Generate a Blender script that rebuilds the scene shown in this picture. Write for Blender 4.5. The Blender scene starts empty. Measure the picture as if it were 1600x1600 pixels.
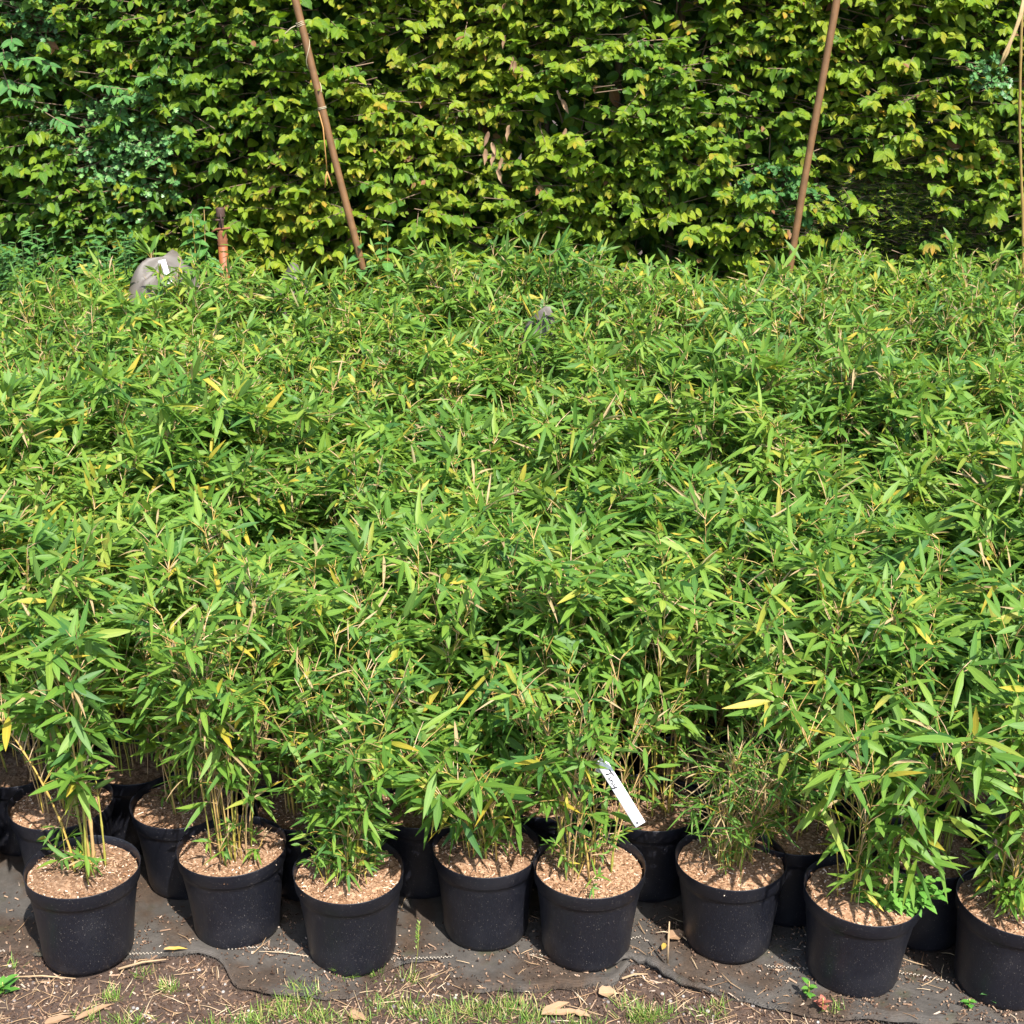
import bpy, math, random
import numpy as np
from mathutils import Vector, Matrix
from mathutils.bvhtree import BVHTree
R = math.radians
scene = bpy.context.scene
C = scene.collection
# ------------------------------------------------------------------ camera, sky, sun, exposure
HC, PITCH, FPX = 2.28, 21.2, 2200.0
cam = bpy.data.cameras.new('camera'); camo = bpy.data.objects.new('camera', cam); C.objects.link(camo)
camo.location = (0, 0, HC); camo.rotation_euler = (R(90 - PITCH), 0, 0)
cam.sensor_width = 36; cam.lens = 36 * FPX / 1600; cam.clip_end = 500; cam.clip_start = .05
scene.camera = camo
SUN_EL, SUN_AZ = 54, 153          # azimuth clockwise from +Y: behind the camera and to its side
w = bpy.data.worlds.new('World'); scene.world = w; w.use_nodes = True
nt = w.node_tree; sky = nt.nodes.new('ShaderNodeTexSky'); sky.sky_type = 'NISHITA'; sky.sun_disc = False
sky.sun_elevation = R(SUN_EL); sky.sun_rotation = R(SUN_AZ); sky.air_density = 1.0; sky.dust_density = 1.5
bg = nt.nodes['Background']; bg.inputs[1].default_value = .15
nt.links.new(sky.outputs[0], bg.inputs[0])
sl = bpy.data.lights.new('sun', 'SUN'); sl.energy = 4.9; sl.angle = R(.53); sl.color = (1, .955, .88)
so = bpy.data.objects.new('sun', sl); C.objects.link(so)
sd = Vector((math.sin(R(SUN_AZ)) * math.cos(R(SUN_EL)), math.cos(R(SUN_AZ)) * math.cos(R(SUN_EL)), math.sin(R(SUN_EL))))
so.rotation_euler = (-sd).to_track_quat('-Z', 'Y').to_euler(); so.location = (3, -4, 8)
vs = scene.view_settings; vs.view_transform = 'Standard'; vs.look = 'None'; vs.gamma = 1; vs.exposure = 1.38
scene.cycles.max_bounces = 8; scene.cycles.transmission_bounces = 4; scene.cycles.diffuse_bounces = 4

rng = np.random.default_rng(7); random.seed(7)
cp, sp = math.cos(R(PITCH)), math.sin(R(PITCH))
def ray(px, py):
    a, b = (px - 800) / FPX, (800 - py) / FPX
    return np.array([a, cp + b * sp, -sp + b * cp])
def at_z(px, py, z):                  # pixel -> point on the level z
    d = ray(px, py); return np.array([0, 0, HC]) + d * ((z - HC) / d[2])
def at_y(px, py, y):                  # pixel -> point at the distance y
    d = ray(px, py); return np.array([0, 0, HC]) + d * (y / d[1])

# ------------------------------------------------------------------ materials
def mat(name):
    m = bpy.data.materials.new(name); m.use_nodes = True
    n = m.node_tree.nodes; return m, n, m.node_tree.links, n['Principled BSDF']
def ramp(n, pts):
    r = n.new('ShaderNodeValToRGB'); e = r.color_ramp.elements
    while len(e) < len(pts): e.new(.5)
    for k, (p, c) in enumerate(pts): e[k].position = p; e[k].color = (*c, 1)
    return r
def math_(n, l, op, a, b=None, c=None, clamp=False):
    x = n.new('ShaderNodeMath'); x.operation = op; x.use_clamp = clamp
    for i, v in enumerate((a, b, c)):
        if v is None: continue
        if isinstance(v, (int, float)): x.inputs[i].default_value = v
        else: l.new(v, x.inputs[i])
    return x.outputs[0]
def mixc(n, l, f, a, b, mode='MIX'):
    x = n.new('ShaderNodeMix'); x.data_type = 'RGBA'; x.blend_type = mode
    for i, v in ((0, f), (6, a), (7, b)):
        if isinstance(v, (int, float)): x.inputs[i].default_value = v
        elif isinstance(v, tuple): x.inputs[i].default_value = (*v, 1)
        else: l.new(v, x.inputs[i])
    return x.outputs[2]
def noise(n, l, scale, detail=4, vec=None, rough=.55):
    t = n.new('ShaderNodeTexNoise'); t.inputs['Scale'].default_value = scale; t.inputs['Detail'].default_value = detail
    t.inputs['Roughness'].default_value = rough
    if vec is not None: l.new(vec, t.inputs['Vector'])
    return t
def objco(n): return n.new('ShaderNodeTexCoord').outputs['Object']
def bump(n, l, h, strength, dist, bsdf):
    b = n.new('ShaderNodeBump'); b.inputs['Strength'].default_value = strength; b.inputs['Distance'].default_value = dist
    l.new(h, b.inputs['Height']); l.new(b.outputs[0], bsdf.inputs['Normal']); return b
def leaf_material(name, greens, yellow, dry, rough=.42, trans=.3, veins=0, spec=.35, under=None, tcol=(1.15, 1.1, .45), edge=(1.25, 1.2, 1.0)):
    """colour attribute lf: r along the blade, g random, b yellowness, alpha dryness; sx: 0 at the midrib, 1 at the edge"""
    m, n, l, b = mat(name)
    a = n.new('ShaderNodeAttribute'); a.attribute_name = 'lf'
    s = n.new('ShaderNodeAttribute'); s.attribute_name = 'sx'
    sep = n.new('ShaderNodeSeparateColor'); l.new(a.outputs['Color'], sep.inputs[0])
    oi = n.new('ShaderNodeObjectInfo')
    g = math_(n, l, 'ADD', sep.outputs[1], math_(n, l, 'MULTIPLY', math_(n, l, 'SUBTRACT', oi.outputs['Random'], .5), .3), clamp=True)
    rp = ramp(n, greens); l.new(g, rp.inputs[0])
    col = rp.outputs[0]
    nz = noise(n, l, 55, 3, objco(n))
    yf = math_(n, l, 'MULTIPLY', sep.outputs[2], math_(n, l, 'ADD', math_(n, l, 'MULTIPLY', sep.outputs[0], .9), math_(n, l, 'SUBTRACT', nz.outputs[0], .1)), clamp=True)
    col = mixc(n, l, yf, col, yellow)
    df = math_(n, l, 'MULTIPLY', a.outputs['Alpha'], math_(n, l, 'ADD', math_(n, l, 'MULTIPLY', sep.outputs[0], .5), .75), clamp=True)
    col = mixc(n, l, df, col, dry)
    ge = n.new('ShaderNodeNewGeometry')
    if under: col = mixc(n, l, math_(n, l, 'MULTIPLY', ge.outputs['Backfacing'], .4), col, under)
    # pale midrib
    mf = math_(n, l, 'LESS_THAN', s.outputs['Fac'], .1)
    col = mixc(n, l, math_(n, l, 'MULTIPLY', mf, .35), col, mixc(n, l, 1.0, col, (1.7, 1.6, 1.6), 'MULTIPLY'))
    if veins:
        k = math_(n, l, 'SINE', math_(n, l, 'MULTIPLY', math_(n, l, 'SUBTRACT', sep.outputs[0], math_(n, l, 'MULTIPLY', s.outputs['Fac'], .22)), veins))
        bump(n, l, k, .55, .0016, b)
    l.new(col, b.inputs['Base Color']); b.inputs['Roughness'].default_value = rough; b.inputs['Specular IOR Level'].default_value = spec
    tr = n.new('ShaderNodeBsdfTranslucent'); l.new(mixc(n, l, 1.0, col, tcol, 'MULTIPLY'), tr.inputs[0])
    mx = n.new('ShaderNodeMixShader'); mx.inputs[0].default_value = trans
    l.new(b.outputs[0], mx.inputs[1]); l.new(tr.outputs[0], mx.inputs[2]); l.new(mx.outputs[0], n['Material Output'].inputs[0])
    return m
M = {}
M['bamboo'] = leaf_material('bamboo_leaf', [(0, (.055, .15, .035)), (.22, (.08, .185, .03)), (.55, (.13, .25, .033)), (.85, (.195, .30, .04)), (1, (.26, .33, .05))],
                            (.46, .36, .045), (.46, .33, .18), rough=.52, trans=.5, under=(.14, .225, .085))
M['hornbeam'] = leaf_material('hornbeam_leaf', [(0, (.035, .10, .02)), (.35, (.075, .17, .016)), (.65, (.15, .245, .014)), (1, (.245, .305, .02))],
                              (.40, .23, .03), (.27, .13, .06), rough=.42, trans=.42, veins=75, spec=.4)
M['cool'] = leaf_material('cool_leaf', [(0, (.045, .125, .045)), (.5, (.075, .185, .055)), (1, (.13, .25, .065))], (.3, .3, .03), (.3, .18, .08), rough=.4, trans=.22)
M['fresh'] = leaf_material('fresh_leaf', [(0, (.05, .16, .03)), (.5, (.07, .2, .03)), (1, (.12, .26, .04))], (.4, .33, .03), (.3, .18, .08), rough=.42, trans=.3)
M['nettle'] = leaf_material('nettle_leaf', [(0, (.035, .11, .03)), (.5, (.055, .16, .035)), (1, (.09, .21, .04))], (.3, .3, .03), (.3, .18, .08), rough=.5, trans=.25, veins=60)
M['yew'] = leaf_material('yew_needle', [(0, (.016, .045, .014)), (.5, (.04, .095, .02)), (1, (.22, .31, .02))], (.3, .28, .03), (.3, .18, .08), rough=.35, trans=.12)
M['grass'] = leaf_material('grass_blade', [(0, (.06, .13, .025)), (.5, (.11, .21, .03)), (1, (.2, .28, .05))], (.40, .36, .12), (.45, .34, .18), rough=.5, trans=.3)
M['litter'] = leaf_material('dry_leaf', [(0, (0.1488, 0.0868, 0.0496)), (.5, (0.2232, 0.1364, 0.0744)), (1, (0.2852, 0.1922, 0.1116))], (0.3100, 0.2108, 0.0372), (0.2480, 0.1550, 0.0868), rough=.7, trans=.12)

def stem_material(name, pts, rough=.45):
    m, n, l, b = mat(name)
    a = n.new('ShaderNodeAttribute'); a.attribute_name = 'lf'
    sep = n.new('ShaderNodeSeparateColor'); l.new(a.outputs['Color'], sep.inputs[0])
    rp = ramp(n, pts); l.new(sep.outputs[1], rp.inputs[0])
    nz = noise(n, l, 35, 4, objco(n))
    l.new(mixc(n, l, .55, rp.outputs[0], mixc(n, l, nz.outputs[0], (.35, .32, .3), (1.5, 1.45, 1.4)), 'MULTIPLY'), b.inputs['Base Color'])
    b.inputs['Roughness'].default_value = rough; return m
M['culm'] = stem_material('bamboo_culm', [(0, (.15, .2, .03)), (.3, (.27, .235, .045)), (.6, (.36, .245, .05)), (.8, (.34, .225, .1)), (1, (.42, .31, .19))])
M['green_stem'] = stem_material('green_stem', [(0, (.06, .12, .03)), (1, (.12, .16, .05))])
M['bark'] = stem_material('hedge_twig', [(0, (.08, .055, .035)), (1, (.18, .12, .075))], .8)

def chip_material(name, pts):
    m, n, l, b = mat(name)
    gi = n.new('ShaderNodeNewGeometry'); rp = ramp(n, pts); l.new(gi.outputs['Random Per Island'], rp.inputs[0])
    nz = noise(n, l, 16, 4, objco(n)); oi = n.new('ShaderNodeObjectInfo')
    tone = math_(n, l, 'ADD', math_(n, l, 'MULTIPLY', nz.outputs[0], 1.3), math_(n, l, 'ADD', math_(n, l, 'MULTIPLY', oi.outputs['Random'], .35), .2))
    cc = n.new('ShaderNodeCombineColor'); [l.new(tone, cc.inputs[i]) for i in range(3)]
    l.new(mixc(n, l, 1.0, rp.outputs[0], cc.outputs[0], 'MULTIPLY'), b.inputs['Base Color']); b.inputs['Roughness'].default_value = .85; b.inputs['Specular IOR Level'].default_value = .2
    return m
M['chips'] = chip_material('bark_chip', [(0, (0.0595, 0.0289, 0.0136)), (.3, (0.1530, 0.0765, 0.0374)), (.6, (0.2550, 0.1445, 0.0782)), (.82, (0.3910, 0.2635, 0.1700)), (1, (0.6120, 0.4845, 0.3825))])
M['straw'] = chip_material('straw', [(0, (0.1496, 0.0884, 0.0476)), (.4, (0.2584, 0.1700, 0.0952)), (.8, (0.3536, 0.2584, 0.1564)), (1, (0.4284, 0.3468, 0.2448))])
M['debris'] = chip_material('debris', [(0, (0.0298, 0.0170, 0.0119)), (.4, (0.0765, 0.0442, 0.0289)), (.75, (0.1700, 0.1062, 0.0680)), (.95, (0.2805, 0.1913, 0.1275)), (1, (0.3910, 0.3145, 0.2550))])
M['stone'] = chip_material('pebble', [(0, (0.0980, 0.0840, 0.0840)), (.6, (0.2100, 0.1890, 0.1750)), (1, (0.3850, 0.3640, 0.3360))])

m, n, l, b = mat('potting_mix'); co = objco(n)
v1 = n.new('ShaderNodeTexVoronoi'); v1.inputs['Scale'].default_value = 190; l.new(co, v1.inputs['Vector'])
n1 = noise(n, l, 28, 5, co)
rp = ramp(n, [(0, (0.0595, 0.0281, 0.0136)), (.4, (0.1615, 0.0833, 0.0408)), (.75, (0.2890, 0.1742, 0.1020)), (1, (0.4250, 0.2890, 0.1870))])
sv = n.new('ShaderNodeSeparateColor'); l.new(v1.outputs['Color'], sv.inputs[0])
l.new(math_(n, l, 'ADD', math_(n, l, 'MULTIPLY', sv.outputs[0], .6), math_(n, l, 'MULTIPLY', n1.outputs[0], .45)), rp.inputs[0]); l.new(rp.outputs[0], b.inputs['Base Color'])
oi = n.new('ShaderNodeObjectInfo'); tone = math_(n, l, 'ADD', math_(n, l, 'MULTIPLY', oi.outputs['Random'], .5), .75)
cc = n.new('ShaderNodeCombineColor'); [l.new(tone, cc.inputs[i]) for i in range(3)]; l.new(mixc(n, l, 1.0, rp.outputs[0], cc.outputs[0], 'MULTIPLY'), b.inputs['Base Color'])
b.inputs['Roughness'].default_value = .95; bump(n, l, sv.outputs[1], .8, .004, b); M['mix'] = m

m, n, l, b = mat('black_plastic'); co = objco(n)
v1 = n.new('ShaderNodeTexVoronoi'); v1.inputs['Scale'].default_value = 330; l.new(co, v1.inputs['Vector'])
oi = n.new('ShaderNodeObjectInfo'); n1 = noise(n, l, 9, 4, co); n2 = noise(n, l, 60, 3, co)
sv = n.new('ShaderNodeSeparateColor'); l.new(v1.outputs['Color'], sv.inputs[0])
speck = math_(n, l, 'MULTIPLY', math_(n, l, 'LESS_THAN', v1.outputs['Distance'], math_(n, l, 'MULTIPLY', sv.outputs[1], .3)), math_(n, l, 'GREATER_THAN', math_(n, l, 'ADD', sv.outputs[0], math_(n, l, 'MULTIPLY', n1.outputs[0], .9)), 1.0))
base = mixc(n, l, n2.outputs[0], (0.0038, 0.0041, 0.0071), (0.0071, 0.0078, 0.0122))
dusty = ramp(n, [(.5, (0, 0, 0)), (.75, (.15, .15, .15))]); l.new(n1.outputs[0], dusty.inputs[0])
base = mixc(n, l, dusty.outputs[0], base, (.055, .053, .06))
l.new(mixc(n, l, math_(n, l, 'MULTIPLY', speck, math_(n, l, 'MULTIPLY', sv.outputs[2], .8)), base, (.2, .175, .155)), b.inputs['Base Color'])
b.inputs['Roughness'].default_value = .43; b.inputs['Specular IOR Level'].default_value = .42
bump(n, l, n2.outputs[0], .25, .0015, b); M['pot'] = m

m, n, l, b = mat('soil_ground'); co = objco(n)
n1 = noise(n, l, 3.2, 6, co); n2 = noise(n, l, 60, 5, co)
rp = ramp(n, [(.25, (0.0187, 0.0110, 0.0076)), (.5, (0.0442, 0.0263, 0.0179)), (.8, (0.0978, 0.0620, 0.0425))])
l.new(math_(n, l, 'ADD', math_(n, l, 'MULTIPLY', n1.outputs[0], .5), math_(n, l, 'MULTIPLY', n2.outputs[0], .5)), rp.inputs[0]); l.new(rp.outputs[0], b.inputs['Base Color'])
b.inputs['Roughness'].default_value = .95; bump(n, l, n2.outputs[0], .9, .012, b); M['soil'] = m

m, n, l, b = mat('woven_fabric'); co = objco(n)
def wave(sc, axis):
    t = n.new('ShaderNodeTexWave'); t.inputs['Scale'].default_value = sc; t.bands_direction = axis; t.inputs['Distortion'].default_value = .6
    t.inputs['Detail'].default_value = 1; l.new(co, t.inputs['Vector']); return t.outputs['Fac']
weave = math_(n, l, 'MULTIPLY', math_(n, l, 'ADD', wave(115, 'X'), .6), math_(n, l, 'ADD', wave(80, 'Y'), 1.1))
base = mixc(n, l, math_(n, l, 'MULTIPLY', weave, .55, clamp=True), (.034, .031, .029), (.095, .087, .08))
n1 = noise(n, l, 5, 6, co); n3 = noise(n, l, 11, 6, co); n4 = noise(n, l, 140, 4, co)
d = ramp(n, [(.44, (0, 0, 0)), (.55, (1, 1, 1))]); l.new(n1.outputs[0], d.inputs[0])
base = mixc(n, l, math_(n, l, 'MULTIPLY', d.outputs[0], math_(n, l, 'ADD', n3.outputs[0], .35), clamp=True), base, mixc(n, l, n4.outputs[0], (.02, .012, .008), (.11, .07, .043)))
d2 = ramp(n, [(.6, (0, 0, 0)), (.72, (1, 1, 1))]); l.new(n3.outputs[0], d2.inputs[0])
base = mixc(n, l, math_(n, l, 'MULTIPLY', d2.outputs[0], .55), base, (.05, .056, .016))
n5 = noise(n, l, 16, 8, co, .7)
base = mixc(n, l, 1.0, base, mixc(n, l, n5.outputs[0], (.12, .11, .1), (1.85, 1.78, 1.68)), 'MULTIPLY')
l.new(base, b.inputs['Base Color']); b.inputs['Roughness'].default_value = .62; bump(n, l, math_(n, l, 'ADD', math_(n, l, 'MULTIPLY', weave, .6), math_(n, l, 'MULTIPLY', n5.outputs[0], 2)), .7, .005, b); M['fabric'] = m

def flat(name, col, rough=.6, metal=0, nscale=25, var=.35, bmp=0):
    m, n, l, b = mat(name); co = objco(n); nz = noise(n, l, nscale, 5, co)
    lo = tuple(c * (1 - var) for c in col); hi = tuple(min(1, c * (1 + var)) for c in col)
    l.new(mixc(n, l, nz.outputs[0], lo, hi), b.inputs['Base Color']); b.inputs['Roughness'].default_value = rough; b.inputs['Metallic'].default_value = metal
    if bmp: bump(n, l, nz.outputs[0], .6, bmp, b)
    return m
M['pole'] = flat('brown_pole', (0.1240, 0.0600, 0.0208), .6, 0, 22, .55, .002)
M['twine'] = flat('twine', (0.2720, 0.2320, 0.1520), .8, 0, 80, .2)
M['cord'] = flat('orange_cord', (0.2880, 0.1440, 0.0360), .7, 0, 80, .25)
M['raffia'] = flat('raffia', (0.2880, 0.2000, 0.0880), .7, 0, 60, .3)
M['cane'] = flat('yellow_cane', (0.2000, 0.1320, 0.0320), .5, 0, 40, .3)
M['rust'] = flat('rust', (0.1520, 0.0520, 0.0192), .85, 0, 60, .5, .002)
M['tape'] = flat('orange_pipe', (0.1800, 0.0540, 0.0132), .6, 0, 45, .3, .001)
M['dark_rust'] = flat('dark_rust', (0.0560, 0.0288, 0.0216), .75, .2, 60, .4, .001)
M['sack'] = flat('sack_cloth', (.085, .072, .06), .6, 0, 12, .3, .004)
M['white'] = flat('white_plastic', (.6, .6, .61), .4, 0, 10, .03)
M['blue'] = flat('blue_print', (.1, .4, .62), .5, 0, 10, .05)
M['ink'] = flat('black_ink', (.015, .015, .02), .6, 0, 10, .1)
M['stitch'] = flat('cream_thread', (0.2880, 0.2480, 0.2000), .8, 0, 60, .15)
M['red'] = leaf_material('red_leaf', [(0, (.22, .07, .05)), (1, (.42, .17, .12))], (.4, .2, .1), (.3, .15, .1), rough=.5, trans=.2)

# ------------------------------------------------------------------ mesh helpers
def np_mesh(name, V, faces, counts, lf=None, sx=None, mats=(), flat_=False):
    me = bpy.data.meshes.new(name)
    V = np.asarray(V, np.float32); me.vertices.add(len(V)); me.vertices.foreach_set('co', V.ravel())
    faces = np.asarray(faces, np.int32); counts = np.asarray(counts, np.int32)
    me.loops.add(len(faces)); me.loops.foreach_set('vertex_index', faces)
    me.polygons.add(len(counts)); st = np.zeros(len(counts), np.int32); st[1:] = np.cumsum(counts)[:-1]
    me.polygons.foreach_set('loop_start', st)
    if lf is not None:
        a = me.attributes.new('lf', 'FLOAT_COLOR', 'POINT'); a.data.foreach_set('color', np.asarray(lf, np.float32).ravel())
    if sx is not None:
        a = me.attributes.new('sx', 'FLOAT', 'POINT'); a.data.foreach_set('value', np.asarray(sx, np.float32).ravel())
    for x in mats: me.materials.append(x)
    me.update(calc_edges=True); me.validate()
    if flat_: me.shade_flat()
    return me
class MB:                              # collects tubes, boxes, lathes into one mesh
    def __init__(s): s.V, s.F, s.N, s.L, s.k = [], [], [], [], 0
    def raw(s, V, F, rnd=.5):
        V = np.asarray(V, float); s.V.append(V)
        for f in F: s.F.extend([i + s.k for i in f]); s.N.append(len(f))
        a = np.zeros((len(V), 4)); a[:, 1] = rnd; s.L.append(a); s.k += len(V)
    def tube(s, pts, rad, sides=5, rnd=.5, cap=True):
        P = np.asarray(pts, float); n = len(P); rad = np.broadcast_to(np.asarray(rad, float), (n,))
        T = np.gradient(P, axis=0); T /= np.linalg.norm(T, axis=1)[:, None] + 1e-9
        ref = np.array([0, 0, 1.]) if abs(T[0, 2]) < .9 else np.array([1., 0, 0])
        A = np.cross(T, ref); A /= np.linalg.norm(A, axis=1)[:, None] + 1e-9; B = np.cross(T, A)
        an = np.arange(sides) * 2 * math.pi / sides
        V = (P[:, None] + rad[:, None, None] * (np.cos(an)[None, :, None] * A[:, None] + np.sin(an)[None, :, None] * B[:, None])).reshape(-1, 3)
        F = [(i * sides + j, i * sides + (j + 1) % sides, (i + 1) * sides + (j + 1) % sides, (i + 1) * sides + j) for i in range(n - 1) for j in range(sides)]
        if cap: F += [tuple(range(sides - 1, -1, -1)), tuple((n - 1) * sides + j for j in range(sides))]
        s.raw(V, F, rnd)
    def box(s, c, size, rot=None, rnd=.5):
        a = np.array([[x, y, z] for x in (-.5, .5) for y in (-.5, .5) for z in (-.5, .5)]) * np.asarray(size)
        if rot is not None: a = a @ np.asarray(rot).T
        s.raw(a + np.asarray(c), [(0, 1, 3, 2), (4, 6, 7, 5), (0, 4, 5, 1), (2, 3, 7, 6), (0, 2, 6, 4), (1, 5, 7, 3)], rnd)
    def lathe(s, prof, sides=32, c=(0, 0, 0), rnd=.5, wob=None):
        an = np.arange(sides) * 2 * math.pi / sides; V = []
        for r, z in prof:
            rr = r if wob is None else r * (1 + wob(an))
            V.append(np.stack([rr * np.cos(an), rr * np.sin(an), np.full(sides, z)], 1))
        V = np.concatenate(V) + np.asarray(c); n = len(prof)
        F = [(i * sides + j, i * sides + (j + 1) % sides, (i + 1) * sides + (j + 1) % sides, (i + 1) * sides + j) for i in range(n - 1) for j in range(sides)]
        s.raw(V, F, rnd)
    def mesh(s, name, mt, flat_=False):
        return np_mesh(name, np.concatenate(s.V), s.F, s.N, np.concatenate(s.L), None, [mt], flat_)
def put(name, me, parent=None, loc=None):
    o = bpy.data.objects.new(name, me); C.objects.link(o)
    if parent: o.parent = parent
    if loc is not None: o.location = loc
    return o
def thing(name, label, cat, loc=(0, 0, 0), group=None, rz=0):
    o = put(name, None, None, loc); o.rotation_euler.z = rz; o['label'] = label; o['category'] = cat
    if group: o['group'] = group
    o.empty_display_size = .05
    return o
def tag(o, label, cat, group=None):
    o['label'] = label; o['category'] = cat
    if group: o['group'] = group
    return o
def unit(a): return a / (np.linalg.norm(a, axis=-1, keepdims=True) + 1e-9)
LANCE = [(0, 0), (.1, .55), (.32, 1), (.62, .8), (.84, .4), (1, 0)]
OVATE = [(0, 0), (.07, .6), (.25, .98), (.45, 1), (.65, .82), (.83, .42), (1, 0)]
def serr(base, k):
    t = np.linspace(0, 1, k * 2 + 1); bw = np.interp(t, [p[0] for p in base], [p[1] for p in base])
    return [(float(a), float(b * (1.07 if i % 2 else .9))) for i, (a, b) in enumerate(zip(t, bw))]
HAW = [(0, .06), (.18, .15), (.34, .75), (.42, .3), (.62, 1), (.7, .4), (.85, .6), (.92, .35), (1, 0)]
OAK = [(0, .05), (.15, .25), (.25, .2), (.36, .6), (.44, .38), (.56, .85), (.65, .55), (.8, .9), (.9, .5), (1, 0)]
BLADE = [(0, .8), (.5, .9), (1, 0)]
NEEDLE = [(0, .6), (.6, 1), (1, 0)]
def leaf_arrays(P, D, Nrm, L, W, droop, fold, rnd, yel, dry, outline=LANCE, wave_=0):
    P, D, Nrm = np.asarray(P, float), unit(np.asarray(D, float)), np.asarray(Nrm, float); N = len(P)
    L, W, droop, fold, rnd, yel, dry = [np.broadcast_to(np.asarray(x, float), (N,)) for x in (L, W, droop, fold, rnd, yel, dry)]
    S = unit(np.cross(D, Nrm)); U = np.cross(S, D)
    V, T, SX, idx = [], [], [], []
    def pt(t, w_, s):
        v = P + D * (L * t)[:, None] + S * (W * .5 * w_ * s)[:, None] + U * (fold * W * .5 * w_ * abs(s))[:, None]
        v[:, 2] -= droop * L * t * t
        if wave_: v += U * (wave_ * W * math.sin(t * 11) * abs(s))[:, None]
        V.append(v); T.append(t); SX.append(abs(s)); return len(V) - 1
    for k, (t, w_) in enumerate(outline):
        if w_ == 0: idx.append((pt(t, 0, 0),) * 3)
        else: idx.append((pt(t, w_, -1), pt(t, w_, 0), pt(t, w_, 1)))
    F = []
    for a, b in zip(idx[:-1], idx[1:]):
        for i in (0, 1):
            q = []
            for v in (a[i], a[i + 1], b[i + 1], b[i]):
                if v not in q: q.append(v)
            F.append(q)
    k = len(V); VV = np.stack(V, 1).reshape(-1, 3)
    off = (np.arange(N) * k)[:, None]
    FF = (off + np.array([i for f in F for i in f])[None]).ravel(); NN = np.tile([len(f) for f in F], N)
    lf = np.zeros((N, k, 4)); lf[:, :, 0] = np.array(T)[None]; lf[:, :, 1] = rnd[:, None]; lf[:, :, 2] = yel[:, None]; lf[:, :, 3] = dry[:, None]
    return VV, FF, NN, lf.reshape(-1, 4), np.tile(SX, N)
def leaf_mesh(name, mt, *a, **k):
    V, F, Nn, lf, sx = leaf_arrays(*a, **k); return np_mesh(name, V, F, Nn, lf, sx, [mt])
def join_leaf_meshes(name, mt, parts):
    Vs, Fs, Ns, Ls, Ss, o = [], [], [], [], [], 0
    for V, F, Nn, lf, sx in parts:
        Vs.append(V); Fs.append(F + o); Ns.append(Nn); Ls.append(lf); Ss.append(sx); o += len(V)
    return np_mesh(name, np.concatenate(Vs), np.concatenate(Fs), np.concatenate(Ns), np.concatenate(Ls), np.concatenate(Ss), [mt])
class Leaves:                          # records of single leaves
    def __init__(s): s.P, s.D, s.N, s.L, s.W, s.dr, s.fo, s.r, s.y, s.d = ([] for _ in range(10))
    def add(s, P, D, N, L, W, dr=.15, fo=.15, r=.5, y=0, d=0):
        for lst, v in zip((s.P, s.D, s.N, s.L, s.W, s.dr, s.fo, s.r, s.y, s.d), (P, D, N, L, W, dr, fo, r, y, d)): lst.append(v)
    def arr(s, sel=None):
        a = [np.asarray(x, float) for x in (s.P, s.D, s.N, s.L, s.W, s.dr, s.fo, s.r, s.y, s.d)]
        return a if sel is None else [x[sel] for x in a]
    def mesh(s, name, mt, sel=None, outline=LANCE): return leaf_mesh(name, mt, *s.arr(sel), outline=outline)
def put_leaf(me, parent, P, D, N, L, W, name='leaf'):
    """one leaf object: unit blade mesh (length 1 along x, width 1 along y) set in place by its matrix"""
    D = unit(np.asarray(D, float)); S = unit(np.cross(D, N)); U = np.cross(S, D)
    o = put(name, me, parent)
    o.matrix_local = Matrix([[D[i] * L, -S[i] * W, U[i] * W, P[i]] for i in range(3)] + [[0, 0, 0, 1]])
    return o
def unit_blades(mt, outline, n, droops, fold, yd, wave_=0):
    out = []
    for k in range(n):
        y, d = yd(k)
        V, F, Nn, lf, sx = leaf_arrays([[0, 0, 0]], [[1, 0, 0]], [[0, 0, 1]], 1, 1, 0, fold, (k + .5) / n if y == 0 and d == 0 else .6, y, d, outline=outline, wave_=wave_)
        dr = droops[k % len(droops)]; V = V.copy(); V[:, 2] -= dr * V[:, 0] ** 2 * 5 + .25 * math.sin(k) * V[:, 0] * V[:, 1]
        out.append(np_mesh('leaf_blade', V, F, Nn, lf, sx, [mt]))
    return out
def snoise(seed, n=10, f=(1, 6)):
    g = np.random.default_rng(seed); k = g.uniform(*f, (n, 2)) * g.choice([-1, 1], (n, 2)); ph = g.uniform(0, 6.28, n)
    def fn(x, y): return sum(np.sin(k[i, 0] * x + k[i, 1] * y + ph[i]) for i in range(n)) / math.sqrt(n / 2) * .5
    return fn

def rot_flat(g, tilt=.3):
    a_, t1, t2 = g.uniform(0, 6.28), g.normal(0, tilt), g.normal(0, tilt)
    ca, sa = math.cos(a_), math.sin(a_)
    return np.array([[ca, -sa, 0], [sa, ca, 0], [0, 0, 1]]) @ np.array([[math.cos(t1), 0, math.sin(t1)], [0, 1, 0], [-math.sin(t1), 0, math.cos(t1)]]) @ np.array([[1, 0, 0], [0, math.cos(t2), -math.sin(t2)], [0, math.sin(t2), math.cos(t2)]])

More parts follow.
